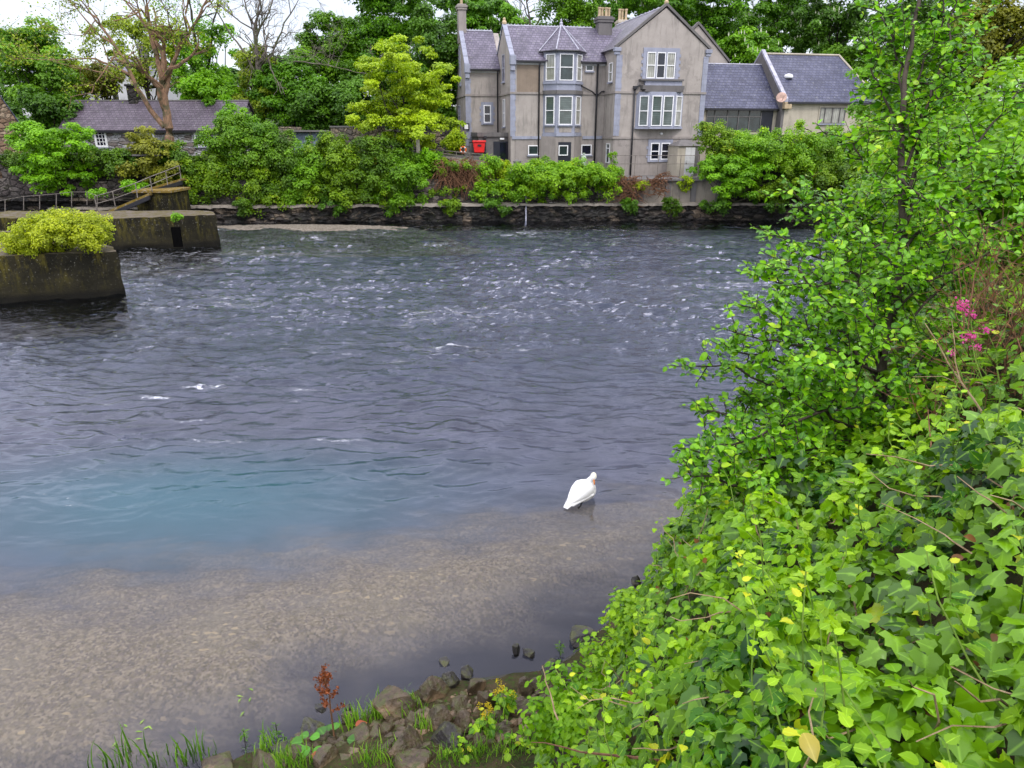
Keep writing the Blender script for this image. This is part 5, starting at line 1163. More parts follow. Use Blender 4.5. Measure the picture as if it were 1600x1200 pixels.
SH('fresh bright sycamore bush hanging to the water right of the terrace', [(1140, 272, 60, 46, 26), (1170, 262, 59.8, 34, 28), (1150, 300, 59.5, 26, 20), (1120, 262, 60, 24, 18)], 'sycamore', 90, 15000, .17, .5, 70, flat=.4, up=.7)
SH('tall yellow green shrub below the link building windows', [(1185, 236, 61.2, 44, 28), (1160, 226, 61.5, 30, 16)], 'bright', 80, 12500, .15, .5, 71)
SH('broad yellow green shrub below the bungalow wall', [(1245, 252, 61, 46, 38), (1280, 240, 61.4, 38, 28)], 'bright', 110, 18000, .15, .5, 72)
SH('darker hanging shrub nearest the near tree on the far wall', [(1240, 285, 60.3, 46, 34), (1200, 300, 60, 26, 20), (1285, 275, 60.3, 40, 36)], 'hedge', 100, 15000, .15, .5, 73)
SH('brownish creeper on the dark wall under the bungalow', [(1335, 245, 61, 26, 34), (1320, 290, 60.3, 26, 30)], 'ivy_far', 60, 8500, .15, .45, 74)
SH('thin sapling rising above the hedge under the bungalow window', [(1250, 198, 61.5, 6, 7), (1305, 204, 61.8, 8, 5)], 'bright', 14, 900, .13, .35, 75)
SH('ivy fringe on top of the left river wall', [(20, 248, 57.4, 34, 10), (168, 245, 57.4, 38, 9), (190, 262, 57.3, 24, 12)], 'ivy_far', 60, 8000, .15, .4, 76, name='ivy_fringe', cat='ivy')
SH('big rounded yellow green bush growing on the nearest river pier', [(95, 366, 31.8, 62, 30), (60, 378, 31.6, 38, 22), (135, 362, 31.8, 34, 24), (95, 350, 32, 40, 20), (28, 388, 31.3, 16, 10), (150, 376, 31.5, 22, 14)], 'gorse', 260, 26000, .085, .26, 77, group=None, cat='bush', name='bush')
SH('small green fern tuft on the edge of the second river pier', [(276, 342, 44.8, 8, 6)], 'sycamore', 8, 500, .1, .18, 78, group=None, cat='fern', name='fern')
SH('strip of green plants at the foot of the gangway', [(150, 302, 54.5, 14, 5), (210, 290, 56, 16, 8)], 'sycamore', 14, 1600, .14, .3, 79)
for i, (px, ww_, mt_) in enumerate(((375, 20, 'ivy_far'), (520, 26, 'dark'), (700, 16, 'hedge'), (775, 22, 'dark'), (975, 18, 'dark'), (1045, 14, 'ivy_far'), (1110, 30, 'dark'), (1205, 30, 'dark'))):
    SH('dark weeds hanging over the river wall lip, ' + ('farthest left', 'second from the left', 'left of the sloping terrace end', 'left of the drain pipe', 'below the left end of the terrace', 'under the middle of the terrace', 'right of the terrace', 'nearest the near tree')[i], [(px, 318, qy(atY(px, 318, 60)[0])-.05, ww_, 6), (px+8, 328, qy(atY(px, 318, 60)[0])-.1, ww_*.6, 9)], mt_, 16, 1500, .14, .28, 800+i, group='weedy tufts on the river wall', name='wall_tuft', cat='weeds')
SH('ivy trails over the dead creeper below the sloping terrace wall', [(690, 262, 60.9, 26, 12), (722, 262, 60.9, 26, 10), (700, 300, 60.3, 34, 8)], 'hedge', 26, 2600, .14, .35, 80)
# brown dead hanging stems
def dead(label, px0, px1, y0, y1, Y, n, seed, mat='brown', name='dead_creeper'):
    rng = np.random.default_rng(seed); base = atY((px0+px1)/2, y0, Y); m = MB()
    for i in range(n):
        p = atY(rng.uniform(px0, px1), y0+rng.uniform(-8, 26), Y+rng.uniform(-.3, .3)); ln = atY(0, y0, Y)[2]-atY(0, y1, Y)[2]
        e = p + np.array([rng.normal()*.75, -rng.uniform(.1, .7), -ln*rng.uniform(.15, .75)]); mid_ = (p+e)/2 + np.array([rng.normal()*.35, -.4, .3+.2*rng.normal()])
        m.tube([p-base, mid_-base, e-base], [.035, .028, .012], 3)
    return props(_mk(m, name, mat, base), label, 'creeper')
def _mk(m, name, mat, base):
    o = m.build(name, B[mat]); o.location = tuple(base); return o
dead('brown dead creeper hanging over the wall below the red bin', 685, 748, 256, 306, 60.8, 300, 91)
dead('brown dead creeper hanging below the left end of the terrace', 968, 992, 283, 306, 60.4, 130, 92)
dead('small brown dead creeper under the middle of the terrace edge', 1018, 1034, 279, 296, 60.2, 70, 93)
# ================================================================== NEAR BANK
# --- low ivy and bramble cover
def bank_pts(rng, n, x0, x1, y0, y1, powr=1.6):
    out_ = []
    while sum(len(a) for a in out_) < n:
        x = rng.uniform(x0, x1, n); y = rng.uniform(y0, y1, n); d = np.hypot(x, y)
        k = (bank_drop(x, y) < 4.2) & (canopy_z(x, y) > .25) & (rng.random(n) < np.clip((2.2/np.maximum(d, 1.2))**powr, 0, 1)) & (y > .25*x - .4)
        out_.append(np.stack([x[k], y[k]], 1))
    return np.concatenate(out_)[:n]
def cnormal(x, y):
    e = .06; z = canopy_z(x, y); return unit(np.stack([-(canopy_z(x+e, y)-z)/e, -(canopy_z(x, y+e)-z)/e, np.ones_like(x)], 1))
def cover(name, tmpl, mat, n, s0, s1, dep, seed, x0=-1.6, x1=10, y0=.5, y1=18, tri=False, thr=None, lift=0.):
    rng = np.random.default_rng(seed); xy = bank_pts(rng, n, x0, x1, y0, y1); x, y = xy.T
    if thr is not None:
        k = perlin(x*.7+thr[0], y*.7, 77) > thr[1]; x, y = x[k], y[k]
    N = cnormal(x, y); z = canopy_z(x, y) - rng.random(len(x))**1.6*dep + lift; m = len(x)
    P = np.stack([x, y, z], 1); D = rng.normal(size=(m, 3))*.8 + np.array([-.7, -.2, -.5])
    Nn = N*.75 + rng.normal(size=(m, 3))*.42 + np.array([-.15, -.25, .35]); S = rng.uniform(s0, s1, m)
    rn = np.clip(rng.random(m)**1.6*.72 + .62*(perlin(x*1.6, y*1.6, 31)+.30) + .25*perlin(x*5, y*5, 35), 0, .92); rn[rng.random(m) < .012] = .99
    if tri:
        PP, NN, DD, SS, RR = [P], [Nn], [D], [S], [rn]; n_ = unit(Nn); t = unit(D-(D*n_).sum(1, keepdims=True)*n_); b = np.cross(t, n_)
        for sg in (-1, 1): PP.append(P); NN.append(n_+sg*b*.25); DD.append(t*.35+sg*b); SS.append(S*.82); RR.append(rn)
        P, Nn, D, S, rn = [np.concatenate(q) for q in (PP, NN, DD, SS, RR)]
    return props(leaves(name, tmpl, P, Nn, D, S, L[mat], None, rng, None, rn), kind='stuff')
cover('ivy_ground_cover', T_IVY, 'ivy', 21000, .042, .115, .38, 101)
cover('bramble_ground_cover', T_BRAM, 'bramble', 8000, .045, .09, .14, 102, tri=True, lift=.04, thr=(2., -.1))
cover('bindweed_ground_cover', T_OVAL, 'alder_back', 9000, .04, .075, .12, 103, lift=.05, thr=(9., -.05))
# stems under the leaves and shoots above them
rng = np.random.default_rng(104); m = MB(); P_, N_, D_, S_ = [], [], [], []
for x, y in bank_pts(rng, 420, -1.2, 8, .9, 12):
    z = float(canopy_z(np.array([x]), np.array([y]))[0]); a = np.array([x, y, z-.3]); b = a + [rng.normal()*.18-.05, rng.normal()*.18, .35+abs(rng.normal())*.16]
    pts = bend(rng, a, b, 4, .1); m.tube(pts, [.006, .005, .004, .0035, .003], 4)
    for j in range(9):
        u = .35+.65*j/8; q = a+(b-a)*u; ang = j*2.4; P_.append(q); dv = np.array([math.cos(ang), math.sin(ang), .25]); D_.append(dv); N_.append(np.array([0, 0, 1.])-dv*.3); S_.append(.075*(1.15-.6*u))
sh = empty('shoots', (2, 4, 4), 'mixed upright leafy shoots rising out of the ivy on the near bank', 'shoots'); sh['kind'] = 'stuff'
leaves('foliage', T_BRAM, P_, N_, D_, S_, L['bramble'], sh, rng, (2, 4, 4)); m.build('stem', B['green'], sh, (2, 4, 4))
# dead sticks and old leaves tangled in the cover
rng = np.random.default_rng(106); m = MB(); Q = []
for x, y in bank_pts(rng, 520, -.5, 8, .9, 10):
    z = float(canopy_z(np.array([x]), np.array([y]))[0]); a = np.array([x, y, z-.10-.1*rng.random()]); d = unit(rng.normal(size=3)*[1, 1, .5]+[-.2, 0, .1]); b = a+d*rng.uniform(.15, .55)
    m.tube(bend(rng, a, b, 4, .14), [.005, .0045, .004, .003, .002], 4); Q.append(a+[0, 0, .07])
props(m.build('dead_sticks', B['straw']), kind='stuff'); Q = np.array(Q)
props(leaves('old_leaves', T_OVAL, Q, rng.normal(size=Q.shape)*.5+[0, -.2, 1], rng.normal(size=Q.shape), rng.uniform(.03, .06, len(Q)), L['dry'], None, rng), kind='stuff')
# --- near tree
rng = np.random.default_rng(120)
def leafy_tree(name, label, stem, rs, branches, leaf, mat, bark, tw_len, tw_gap, lsz, seed, cat='tree', group=None):
    """stem / branches given as measured points; twigs and leaves grow along the branches"""
    rng = np.random.default_rng(seed); S3 = [atT(*q) for q in stem]; base = S3[0]; root = empty(name, base, label, cat, group)
    W = Wood(); fine = []
    for a, b in zip(S3[:-1], S3[1:]): fine += bend(rng, a, b, 3, .05)[:-1]
    fine.append(S3[-1]); W.limb(fine, rs[0], rs[1], 10)
    tw = []; lv = [[], [], [], []]
    def twig(p, d, ln, r, sub=True):
        e = p + unit(d)*ln; pts = bend(rng, p, e, 3, .08); W.limb(pts, r, r*.5, 4)
        k = max(3, int(ln/.029))
        for j in range(k):
            u = (j+.6)/k; i = min(2, int(u*3)); q = pts[i]+(pts[i+1]-pts[i])*(u*3-i)
            s = unit(np.cross(d, rng.normal(size=3))); dv = unit(unit(d)*.55 + s + [0, 0, -.12]); lv[0].append(q+s*.008); lv[2].append(dv)
            lv[1].append(np.array([0, -.25, 1.])+rng.normal(size=3)*.5); lv[3].append(lsz*rng.uniform(.6, 1.2)*(1.1-.45*u))
        if sub:
            for j in range(int(ln/.085)):
                q = pts[1 + (j % 3)]; twig(q, unit(d)+rng.normal(size=3)*.75, ln*rng.uniform(.3, .6), r*.6, False)
    for si, tgt, r0 in branches:
        st = fine[min(si, len(fine)-1)]; path = [st]+[atT(*q) for q in tgt]; bp = []
        for a, b in zip(path[:-1], path[1:]): bp += bend(rng, a, b, 4, .07, .02)[:-1]
        bp.append(path[-1]); W.limb(bp, r0, .006, 6)
        Lg = sum(np.linalg.norm(bp[i+1]-bp[i]) for i in range(len(bp)-1)); nt_ = int(Lg/tw_gap)
        for j in range(nt_+1):
            u = .12+.88*(j+rng.random()*.6)/max(1, nt_); u = min(u, .999); f_ = u*(len(bp)-1); i = int(f_); q = bp[i]+(bp[i+1]-bp[i])*(f_-i); bd = unit(bp[i+1]-bp[i])
            twig(q, bd*.5+unit(np.cross(bd, rng.normal(size=3))) + [0, 0, .15], tw_len*rng.uniform(.6, 1.25)*(1.15-.55*u), .006)
        twig(bp[-1], bp[-1]-bp[-2], tw_len*.6, .005, False)
    leaves('foliage', leaf, *[np.array(a) for a in lv], L[mat], root, rng, base); W.m.build('trunk', B[bark], root, base, smoothf=True)
    return len(lv[0])
stem = [(1395, 720, 6.2), (1372, 650, 6.2), (1378, 560, 6.3), (1400, 460, 6.3), (1412, 360, 6.4), (1408, 280, 6.5), (1408, 220, 6.5), (1413, 150, 6.6), (1425, 70, 6.7), (1437, -20, 6.9), (1445, -120, 7.1)]
br = [
 (2, [(1300, 625, 6.4), (1200, 600, 6.6), (1075, 572, 6.8)], .022), (1, [(1290, 660, 6.3), (1180, 655, 6.5), (1100, 640, 6.6)], .018), (3, [(1300, 580, 6.8), (1200, 560, 7.0), (1140, 545, 7.0)], .02),
 (4, [(1320, 520, 6.6), (1240, 500, 6.9), (1172, 480, 7.0)], .02), (5, [(1320, 470, 6.7), (1250, 450, 7.0), (1185, 432, 7.1)], .018), (5, [(1310, 550, 6.0), (1230, 540, 6.0), (1150, 520, 6.2)], .018),
 (1, [(1300, 690, 5.9), (1200, 720, 5.8), (1110, 700, 5.9)], .018), (1, [(1290, 640, 5.6), (1190, 680, 5.5), (1090, 720, 5.6)], .016), (0, [(1260, 720, 5.6), (1160, 760, 5.4), (1080, 745, 5.4)], .016), (1, [(1240, 640, 6.7), (1180, 610, 6.9), (1150, 690, 6.9)], .014),
 (8, [(1340, 430, 6.8), (1270, 400, 7.0), (1205, 365, 7.1)], .02), (10, [(1350, 380, 6.9), (1290, 350, 7.1), (1240, 300, 7.2)], .018), (12, [(1360, 340, 6.9), (1310, 310, 7.2), (1245, 330, 7.3)], .014), (9, [(1330, 440, 6.0), (1270, 450, 6.0), (1225, 410, 6.1)], .016),
 (14, [(1380, 300, 6.6), (1350, 260, 6.8), (1330, 215, 6.9)], .012), (17, [(1390, 170, 6.8), (1365, 120, 6.9), (1358, 70, 7.0)], .012), (20, [(1400, 90, 6.9), (1385, 40, 7.0), (1370, -10, 7.1)], .012), (12, [(1380, 380, 6.2), (1340, 400, 6.1), (1290, 430, 6.2)], .014),
 (13, [(1440, 200, 6.6), (1480, 130, 6.8), (1530, 40, 7.0)], .02), (15, [(1440, 180, 6.5), (1480, 90, 6.6), (1500, -20, 6.8)], .018), (12, [(1460, 270, 6.4), (1530, 220, 6.5), (1600, 130, 6.7)], .018), (11, [(1470, 320, 6.3), (1550, 280, 6.3), (1620, 240, 6.4)], .016),
 (9, [(1460, 400, 6.2), (1520, 370, 6.2), (1600, 330, 6.2)], .018), (8, [(1450, 440, 6.0), (1500, 420, 6.0), (1560, 390, 6.0)], .014), (6, [(1440, 480, 6.2), (1480, 440, 6.3), (1530, 440, 6.4)], .014), (4, [(1440, 560, 5.9), (1480, 520, 5.9), (1500, 480, 6.0)], .012),
 (18, [(1440, 110, 6.7), (1470, 50, 6.8), (1480, -60, 7.0)], .012), (3, [(1340, 600, 5.7), (1300, 570, 5.5), (1250, 590, 5.4)], .014), (6, [(1360, 500, 5.8), (1330, 460, 5.7), (1300, 480, 5.6)], .012), (4, [(1420, 600, 5.7), (1440, 620, 5.5), (1430, 660, 5.4)], .012),
 (7, [(1370, 500, 6.9), (1310, 470, 7.3), (1260, 520, 7.5)], .014), (15, [(1430, 300, 6.2), (1480, 330, 6.0), (1500, 360, 5.9)], .012)]
n_ = leafy_tree('alder_tree', 'slender near tree with dark stem and round glossy leaves leaning over the water', stem, (.052, .012), br, T_OVAL, 'alder', 'alder', .36, .072, .072, 121)
print('alder leaves', n_)
# --- bushes behind and beside the near tree
def NS(label, blobs, mat, nc, nl, size, cr, seed, tmpl=T_OVAL, **k): return shrub('shrub', label, [pb(*b[:5], k.get('dr', 1)) if 0 else pb(*b) for b in blobs], mat, nc, nl, size, cr, seed, tmpl=tmpl, group='shrubs on the near bank', flat=.75, up=.6)
NS('leafy shrub filling the right edge above the brown stems', [(1560, 330, 8.5, 110, 100), (1640, 250, 8.5, 90, 120)], 'alder_back', 120, 5200, .075, .36, 131)
NS('light green shrub behind the upper part of the near tree', [(1500, 300, 13, 110, 100), (1440, 370, 13.5, 70, 70), (1580, 200, 13, 80, 90)], 'alder_back', 140, 9000, .085, .45, 132)
NS('yellow green shrub leaning over the water behind the near stem', [(1380, 360, 17, 48, 66), (1420, 300, 17.5, 60, 70), (1400, 430, 16.5, 50, 40)], 'bright', 110, 9000, .10, .45, 133, T_OVAL)
NS('shaded shrub on the bank behind the lower near tree', [(1470, 470, 10.5, 90, 60), (1420, 540, 9.5, 70, 60), (1500, 560, 8.6, 70, 50)], 'alder', 110, 6000, .075, .36, 134)
NS('shrub at the bend of the bank close to the far wall', [(1400, 250, 30, 60, 60), (1370, 300, 32, 36, 40), (1450, 290, 28, 70, 60)], 'hedge', 90, 12000, .13, .6, 135, T_KITE)
NS('low yellow green bush at the root of the near tree', [(1330, 745, 5.6, 90, 30), (1420, 700, 5.6, 70, 40), (1250, 790, 5.4, 70, 30)], 'bramble', 80, 2600, .05, .22, 136, T_BRAM)
NS('yellow flowering ivy bush overhanging the water at the left end of the cover', [(1082, 858, 6.1, 46, 36), (1130, 800, 6.3, 50, 38), (1062, 905, 6.0, 34, 28), (1120, 880, 5.7, 50, 40)], 'bramble', 90, 3600, .045, .2, 137, T_IVY)
NS('leafy bramble clump above the small wet rocks', [(985, 965, 6.4, 30, 36), (1015, 990, 5.8, 50, 50), (965, 1040, 5.8, 50, 38)], 'bramble', 80, 2800, .055, .22, 138, T_BRAM)
NS('bramble clump at the right of the stony edge', [(900, 1090, 5.4, 50, 36), (930, 1140, 5.0, 70, 50), (850, 1130, 5.6, 34, 30)], 'alder_back', 60, 1900, .055, .2, 139, T_BRAM)
# --- dead brown stems, straw stalks
def stalks(name, label, cat, n, px0, px1, py0, py1, t0, t1, ln, mat, seed, r=.004, lean=(0, 0, 1), spread=.35, leaf=None):
    rng = np.random.default_rng(seed); base = atT((px0+px1)/2, (py0+py1)/2, (t0+t1)/2); root = empty(name, base, label, cat); m = MB(); P_ = []
    for i in range(n):
        a = atT(rng.uniform(px0, px1), rng.uniform(py0, py1), rng.uniform(t0, t1)); d = unit(np.array(lean)+rng.normal(size=3)*spread); e = a+d*ln*rng.uniform(.5, 1.2)
        pts = bend(rng, a, e, 4, .07); m.tube(pts, [r, r*.9, r*.7, r*.5, r*.3], 4)
        for j in range(3): P_.append(pts[2]+(e-pts[2])*rng.random()); q = P_[-1]; m.tube([q, q+unit(d+rng.normal(size=3)*.7)*ln*.25], [r*.5, r*.25], 3)
    m.build('stems', B[mat], root, base)
    if leaf: P_ = np.array(P_); leaves('leaf_litter', T_LANCE, P_, rng.normal(size=P_.shape), rng.normal(size=P_.shape), rng.uniform(.02, .06, len(P_)), L[leaf], root, rng, base)
    return root
stalks('dead_bramble', 'tangle of reddish brown dead stems at the right edge below the leafy shrub', 'dead stems', 190, 1500, 1640, 480, 690, 4.8, 6.2, .75, 'brown', 141, .004, (-.1, 0, 1), .5, 'dry')
stalks('dead_bramble', 'small patch of brown dead stems low behind the pink flowers', 'dead stems', 70, 1440, 1560, 640, 730, 4.9, 5.6, .3, 'brown', 142, .0035, (0, 0, 1), .8, 'dry')
for i, (a, b, lb2) in enumerate((((1450, 790, 4.3), (1450, 640, 4.6), 'thin dark upright dead stalk in the ivy below the pink flowers'), ((872, 1125, 5.4), (847, 1040, 5.8), 'pale leaning straw stalk beside the stony edge'),
      ((1640, 810, 3.2), (1540, 745, 3.6), 'straight straw coloured stalk lying across the leaves at the right edge'), ((1560, 690, 4.6), (1445, 505, 5.0), 'long tan stalk leaning left of the pink flowers'), ((1040, 1190, 3.4), (830, 1160, 5.0), 'fallen brown stick at the lower end of the ivy'))):
    rng = np.random.default_rng(150+i); a = atT(*a); b = atT(*b); m = MB(); m.tube(bend(rng, a, b, 6, .03), [.008, .008, .007, .006, .005, .004, .003], 5)
    if i == 3: m.tube(bend(rng, a*.5+b*.5, b*.9+a*.1+[.12, 0, .1], 3, .05), [.005, .004, .003, .002], 4)
    props(m.build('dead_stalk', B['straw' if i in (1, 2, 3) else 'brown']), lb2, 'stalk')
# pink valerian
rng = np.random.default_rng(160); vb = atT(1560, 700, 4.9); va = empty('valerian', vb, 'tall pink flowering valerian in front of the brown stems', 'flower'); m = MB(); P_ = []; lf = []
for (px, py, n) in ((1503, 478, 34), (1516, 492, 16), (1514, 526, 34), (1540, 514, 8), (1525, 543, 12), (1488, 550, 6)):
    c = atT(px, py, 4.9); st = vb + [rng.normal()*.05, 0, 0]; pts = bend(rng, st, c, 5, .05); m.tube(pts, [.005, .005, .004, .004, .003, .003], 5)
    P_ += [c + rng.normal(size=3)*[.025, .02, .018]*(.6 if n < 20 else 1) for _ in range(n*3)]
    for u in (1, 2, 3, 4):
        for sg in (-1, 1): lf.append((pts[u], np.array([sg, .2*rng.normal(), .3])))
m.build('stem', B['green'], va, vb); P_ = np.array(P_); leaves('petals', T_OVAL, P_, rng.normal(size=P_.shape)+[0, -1, .5], rng.normal(size=P_.shape), rng.uniform(.012, .02, len(P_)), L['pink'], va, rng, vb)
leaves('leaf', T_LANCE, [a for a, b in lf], np.tile([0, -.3, 1.], (len(lf), 1)), [b for a, b in lf], np.full(len(lf), .11), L['alder_back'], va, rng, vb)
# --- stones at the edge
def rock(px, py, w, h, seed, label, t=None, tone=0, group='stones along the near edge'):
    rng = np.random.default_rng(seed); c = atZ(px, py + h*.3, .02) if t is None else atT(px, py, t)
    zg = float(bank_z(np.array([c[0]]), np.array([c[1]]))[0]); c = atZ(px, py+h*.3, max(zg, 0)) if t is None else c
    dist = np.dot(c-[0, 0, CAMZ], [0, math.cos(PITCH), -math.sin(PITCH)]); rx = w/2*dist/F*.95; rz = h/2*dist/F*1.1
    bm = bmesh.new(); bmesh.ops.create_icosphere(bm, subdivisions=4, radius=1); d = np.array([v.co[:] for v in bm.verts]); n = sph(rng, 13); hh_ = rng.uniform(.62, .95, 13)
    dt = np.maximum(d @ n.T, .08); r = np.minimum((hh_/dt).min(1), 1.25)
    r = r*(1+.035*perlin(d[:, 0]*4+seed, d[:, 1]*4+d[:, 2]*3, seed)+.02*perlin(d[:, 0]*11, d[:, 2]*11+d[:, 1]*7, seed))
    q = d*r[:, None]*np.array([rx, rx*rng.uniform(.75, 1.05), rz*1.25])
    for v, co in zip(bm.verts, q): v.co = co
    me = bpy.data.meshes.new('rock'); bm.to_mesh(me); bm.free(); me.materials.append(MT['rock'] if tone == 0 else MT['rock_wet'])
    o = link('rock', me); o.location = (c[0], c[1], c[2]+rz*.25); o.rotation_euler = (0, 0, rng.uniform(0, 6)); return props(o, label, 'rock', group)
def m_rock(name, a_, b_, c_, rough):
    M = NM(name); p = M.pos(); a = M.noise(p, 5, 6, .7); b = M.noise(p, 1.5, 4); g = M.n('ShaderNodeNewGeometry'); s = M.n('ShaderNodeSeparateXYZ'); M.l(g.outputs['Normal'], s.inputs[0])
    c = M.mix(M.rng(a, .35, .65), a_, b_); c = M.mix(M.rng(b, .5, .62, 0, .8), c, c_); c = M.mix(M.math('MULTIPLY', M.rng(s.outputs[2], .2, .8), M.rng(M.noise(p, 8, 4), .45, .6)), c, (.06, .065, .015))
    M.pbr(c, rough, .45, M.bump(M.noise(p, 22, 5, .7), .7, .03)); return M.done()
MT['rock'] = m_rock('edge_stone', (.035, .025, .015), (.11, .076, .045), (.27, .18, .11), .42); MT['rock_wet'] = m_rock('wet_stone', (.02, .018, .018), (.05, .045, .042), (.10, .085, .075), .3)
RK = [(615, 1092, 66, 52, 'big pyramid shaped brown stone, leftmost of the tall ones at the edge'), (676, 1078, 56, 42, 'rounded mossy stone right of the pyramid shaped one'), (701, 1060, 36, 44, 'upright dark pointed stone standing in the water'),
 (729, 1047, 24, 22, 'small round dark stone just off the point of the stony edge'), (743, 1069, 34, 30, 'stone with a pale split face in the middle of the edge'), (758, 1092, 46, 50, 'tall brown stone with a lit top near the yellow florets'),
 (718, 1098, 34, 26, 'flat pale topped stone between the tall brown stones'), (645, 1122, 34, 26, 'mid brown stone behind the grass tuft'), (690, 1125, 46, 40, 'dark leafy stone in the middle of the stony point'), (700, 1155, 60, 40, 'square dark stone low in the stony edge'),
 (640, 1162, 76, 50, 'largest flat brown stone at the bottom of the edge'), (655, 1185, 70, 40, 'pale grey slab at the very bottom of the edge'), (600, 1140, 34, 24, 'small brown stone left of the largest flat stone'), (722, 1130, 40, 32, 'brown stone left of the orange florets'),
 (790, 1092, 36, 26, 'reddish stone right of the tall brown stone'), (822, 1076, 36, 30, 'pale brown stone at the foot of the straw stalk'), (838, 1068, 30, 20, 'light pinkish stone tucked by the brambles'), (812, 1108, 44, 30, 'broad stone under the straw stalk'),
 (775, 1120, 40, 30, 'brown stone behind the orange florets'), (560, 1150, 46, 28, 'stone with a pink tinge below the rusty dock'), (588, 1148, 34, 24, 'pale brown stone between dock and grass'), (488, 1135, 40, 26, 'dark jagged stone left of the rusty dock'),
 (475, 1170, 44, 26, 'low pale stone at the left of the dock leaves'), (436, 1172, 44, 24, 'rounded dark stone at the left end of the stones'), (415, 1190, 60, 26, 'mossy low stone at the bottom edge'), (505, 1185, 46, 36, 'tan stone partly under the dock leaves'),
 (343, 1192, 64, 18, 'mossy brown stone at the bottom, far left of the others'), (545, 1120, 26, 14, 'small wet stone beside the dock stem'), (750, 1160, 30, 26, 'small stone at the roots of the yellow green weeds'), (790, 1145, 34, 26, 'stone mostly hidden by grass right of the florets'), (860, 1100, 36, 26, 'stone at the foot of the bramble clump')]
for i, (px, py, w_, h_, lb2) in enumerate(RK): rock(px, py, w_, h_, 200+i, lb2, tone=int(i in (2, 3, 9, 21, 23)))
RW = [(862, 1040, 36, 26, 'black wet stone close under the brambles'), (892, 1052, 26, 20, 'dark wet stone right of the black one under the brambles'), (905, 990, 46, 16, 'flat pale wet rock lying in the shallow water'), (806, 1014, 16, 18, 'small black upright stone left of a pair in the water'), (825, 1018, 18, 14, 'small black stone right of a pair in the water'),
 (694, 1031, 20, 10, 'tiny dark stone just breaking the water left of the pair'), (994, 907, 20, 16, 'dark stone highest up the water edge beside the ivy'), (1016, 930, 30, 14, 'flat dark wet stone below the highest one'), (1005, 958, 40, 10, 'long black driftwood like stone by the ivy'), (955, 990, 14, 12, 'small dark stone right of the flat pale rock'), (500, 1104, 22, 8, 'low dark stone in the water left of the dock'), (545, 1105, 12, 12, 'little dark stone behind the dock stem')]
for i, (px, py, w_, h_, lb2) in enumerate(RW): rock(px, py, w_, h_, 260+i, lb2, tone=1, group='wet stones in the shallows')
# fist sized rubble between the stones
rng = np.random.default_rng(300); mbs = []
bm = bmesh.new(); 
for i in range(420):
    px = rng.uniform(430, 880); py = rng.uniform(1085, 1205) if px > 560 else rng.uniform(1140, 1205); c = atZ(px, py, .05)
    z = float(bank_z(np.array([c[0]]), np.array([c[1]]))[0]); r = rng.uniform(.03, .09)
    if z < -.12: continue
    M4 = Matrix.Translation((c[0], c[1], z)) @ Matrix.Rotation(rng.uniform(0, 6), 4, Vector(rng.normal(size=3))) @ Matrix.Diagonal((r, r*rng.uniform(.6, 1), r*rng.uniform(.4, .8), 1))
    g = bmesh.ops.create_icosphere(bm, subdivisions=1, radius=1, matrix=M4)
    for v in g['verts']: v.co += Vector(rng.normal(size=3))*r*.12
me = bpy.data.meshes.new('rubble'); bm.to_mesh(me); bm.free(); me.materials.append(MT['rock']); props(link('rubble', me), kind='stuff')
# --- grasses, weeds, dock, florets
def grass(name, label, clumps, n, h_, seed, mat='grass', w_=1., spread=.09, group='grass tufts among the stones', stuff=False, dark=False):
    for ci, (px, py, lab) in enumerate(clumps):
        rng = np.random.default_rng(seed+ci); c = atZ(px, py, .1); z = float(bank_z(np.array([c[0]]), np.array([c[1]]))[0]); c = atZ(px, py, max(z, -.05)); k = n
        P = c + np.stack([rng.normal(size=k)*spread, rng.normal(size=k)*spread, np.zeros(k)-.03], 1); a = rng.uniform(0, 6.28, k); ln = rng.uniform(.35, .95, k)
        D = np.stack([np.cos(a)*.35*ln, np.sin(a)*.35*ln, np.ones(k)], 1); N = np.stack([np.cos(a+.3), np.sin(a+.3), .2+0*a], 1)
        o = leaves(name, T_GRASS, P, N, D, h_*ln*1.2, L[mat], None, rng, c, rng.random(k)*.95); o.location = tuple(c); props(o, lab, 'grass', group)
GT = [(592, 1120, 'grass tuft between the pyramid shaped stone and the rusty dock'), (640, 1108, 'grass tuft in front of the pyramid shaped stone'), (668, 1140, 'small grass tuft on the middle of the stony point'), (560, 1130, 'grass tuft right behind the dock leaves'), (620, 1195, 'grass tuft at the bottom under the largest flat stone'),
      (585, 1190, 'leafy grass tuft right of the tan stone'), (745, 1190, 'grass tuft at the bottom left of the yellow green weeds'), (790, 1185, 'grass tuft in the middle of the yellow green weeds'), (830, 1175, 'grass tuft under the bramble clump'), (770, 1150, 'grass tuft behind the orange florets'), (440, 1195, 'bright grass tuft at the left end of the stones'), (415, 1178, 'upright grass tuft by the leftmost rounded stone'), (470, 1198, 'grass tuft below the low pale stone'), (700, 1195, 'grass tuft at the bottom right of the pale slab'), (860, 1195, 'grass tuft in the lower corner of the brambles')]
grass('grass_tuft', '', GT, 80, .27, 310)
grass('reed_tuft', '', [(318, 1185, 'dark reed blades standing in the water left of the stones'), (240, 1195, 'dark thin reeds in the water near the bottom left'), (165, 1198, 'thin reeds farthest left at the bottom edge'), (285, 1190, 'sparse reeds between two darker clumps'), (200, 1188, 'thin dark reeds left of the sparse ones')], 18, .38, 340, 'dark', group='reeds in the shallow water', spread=.10)
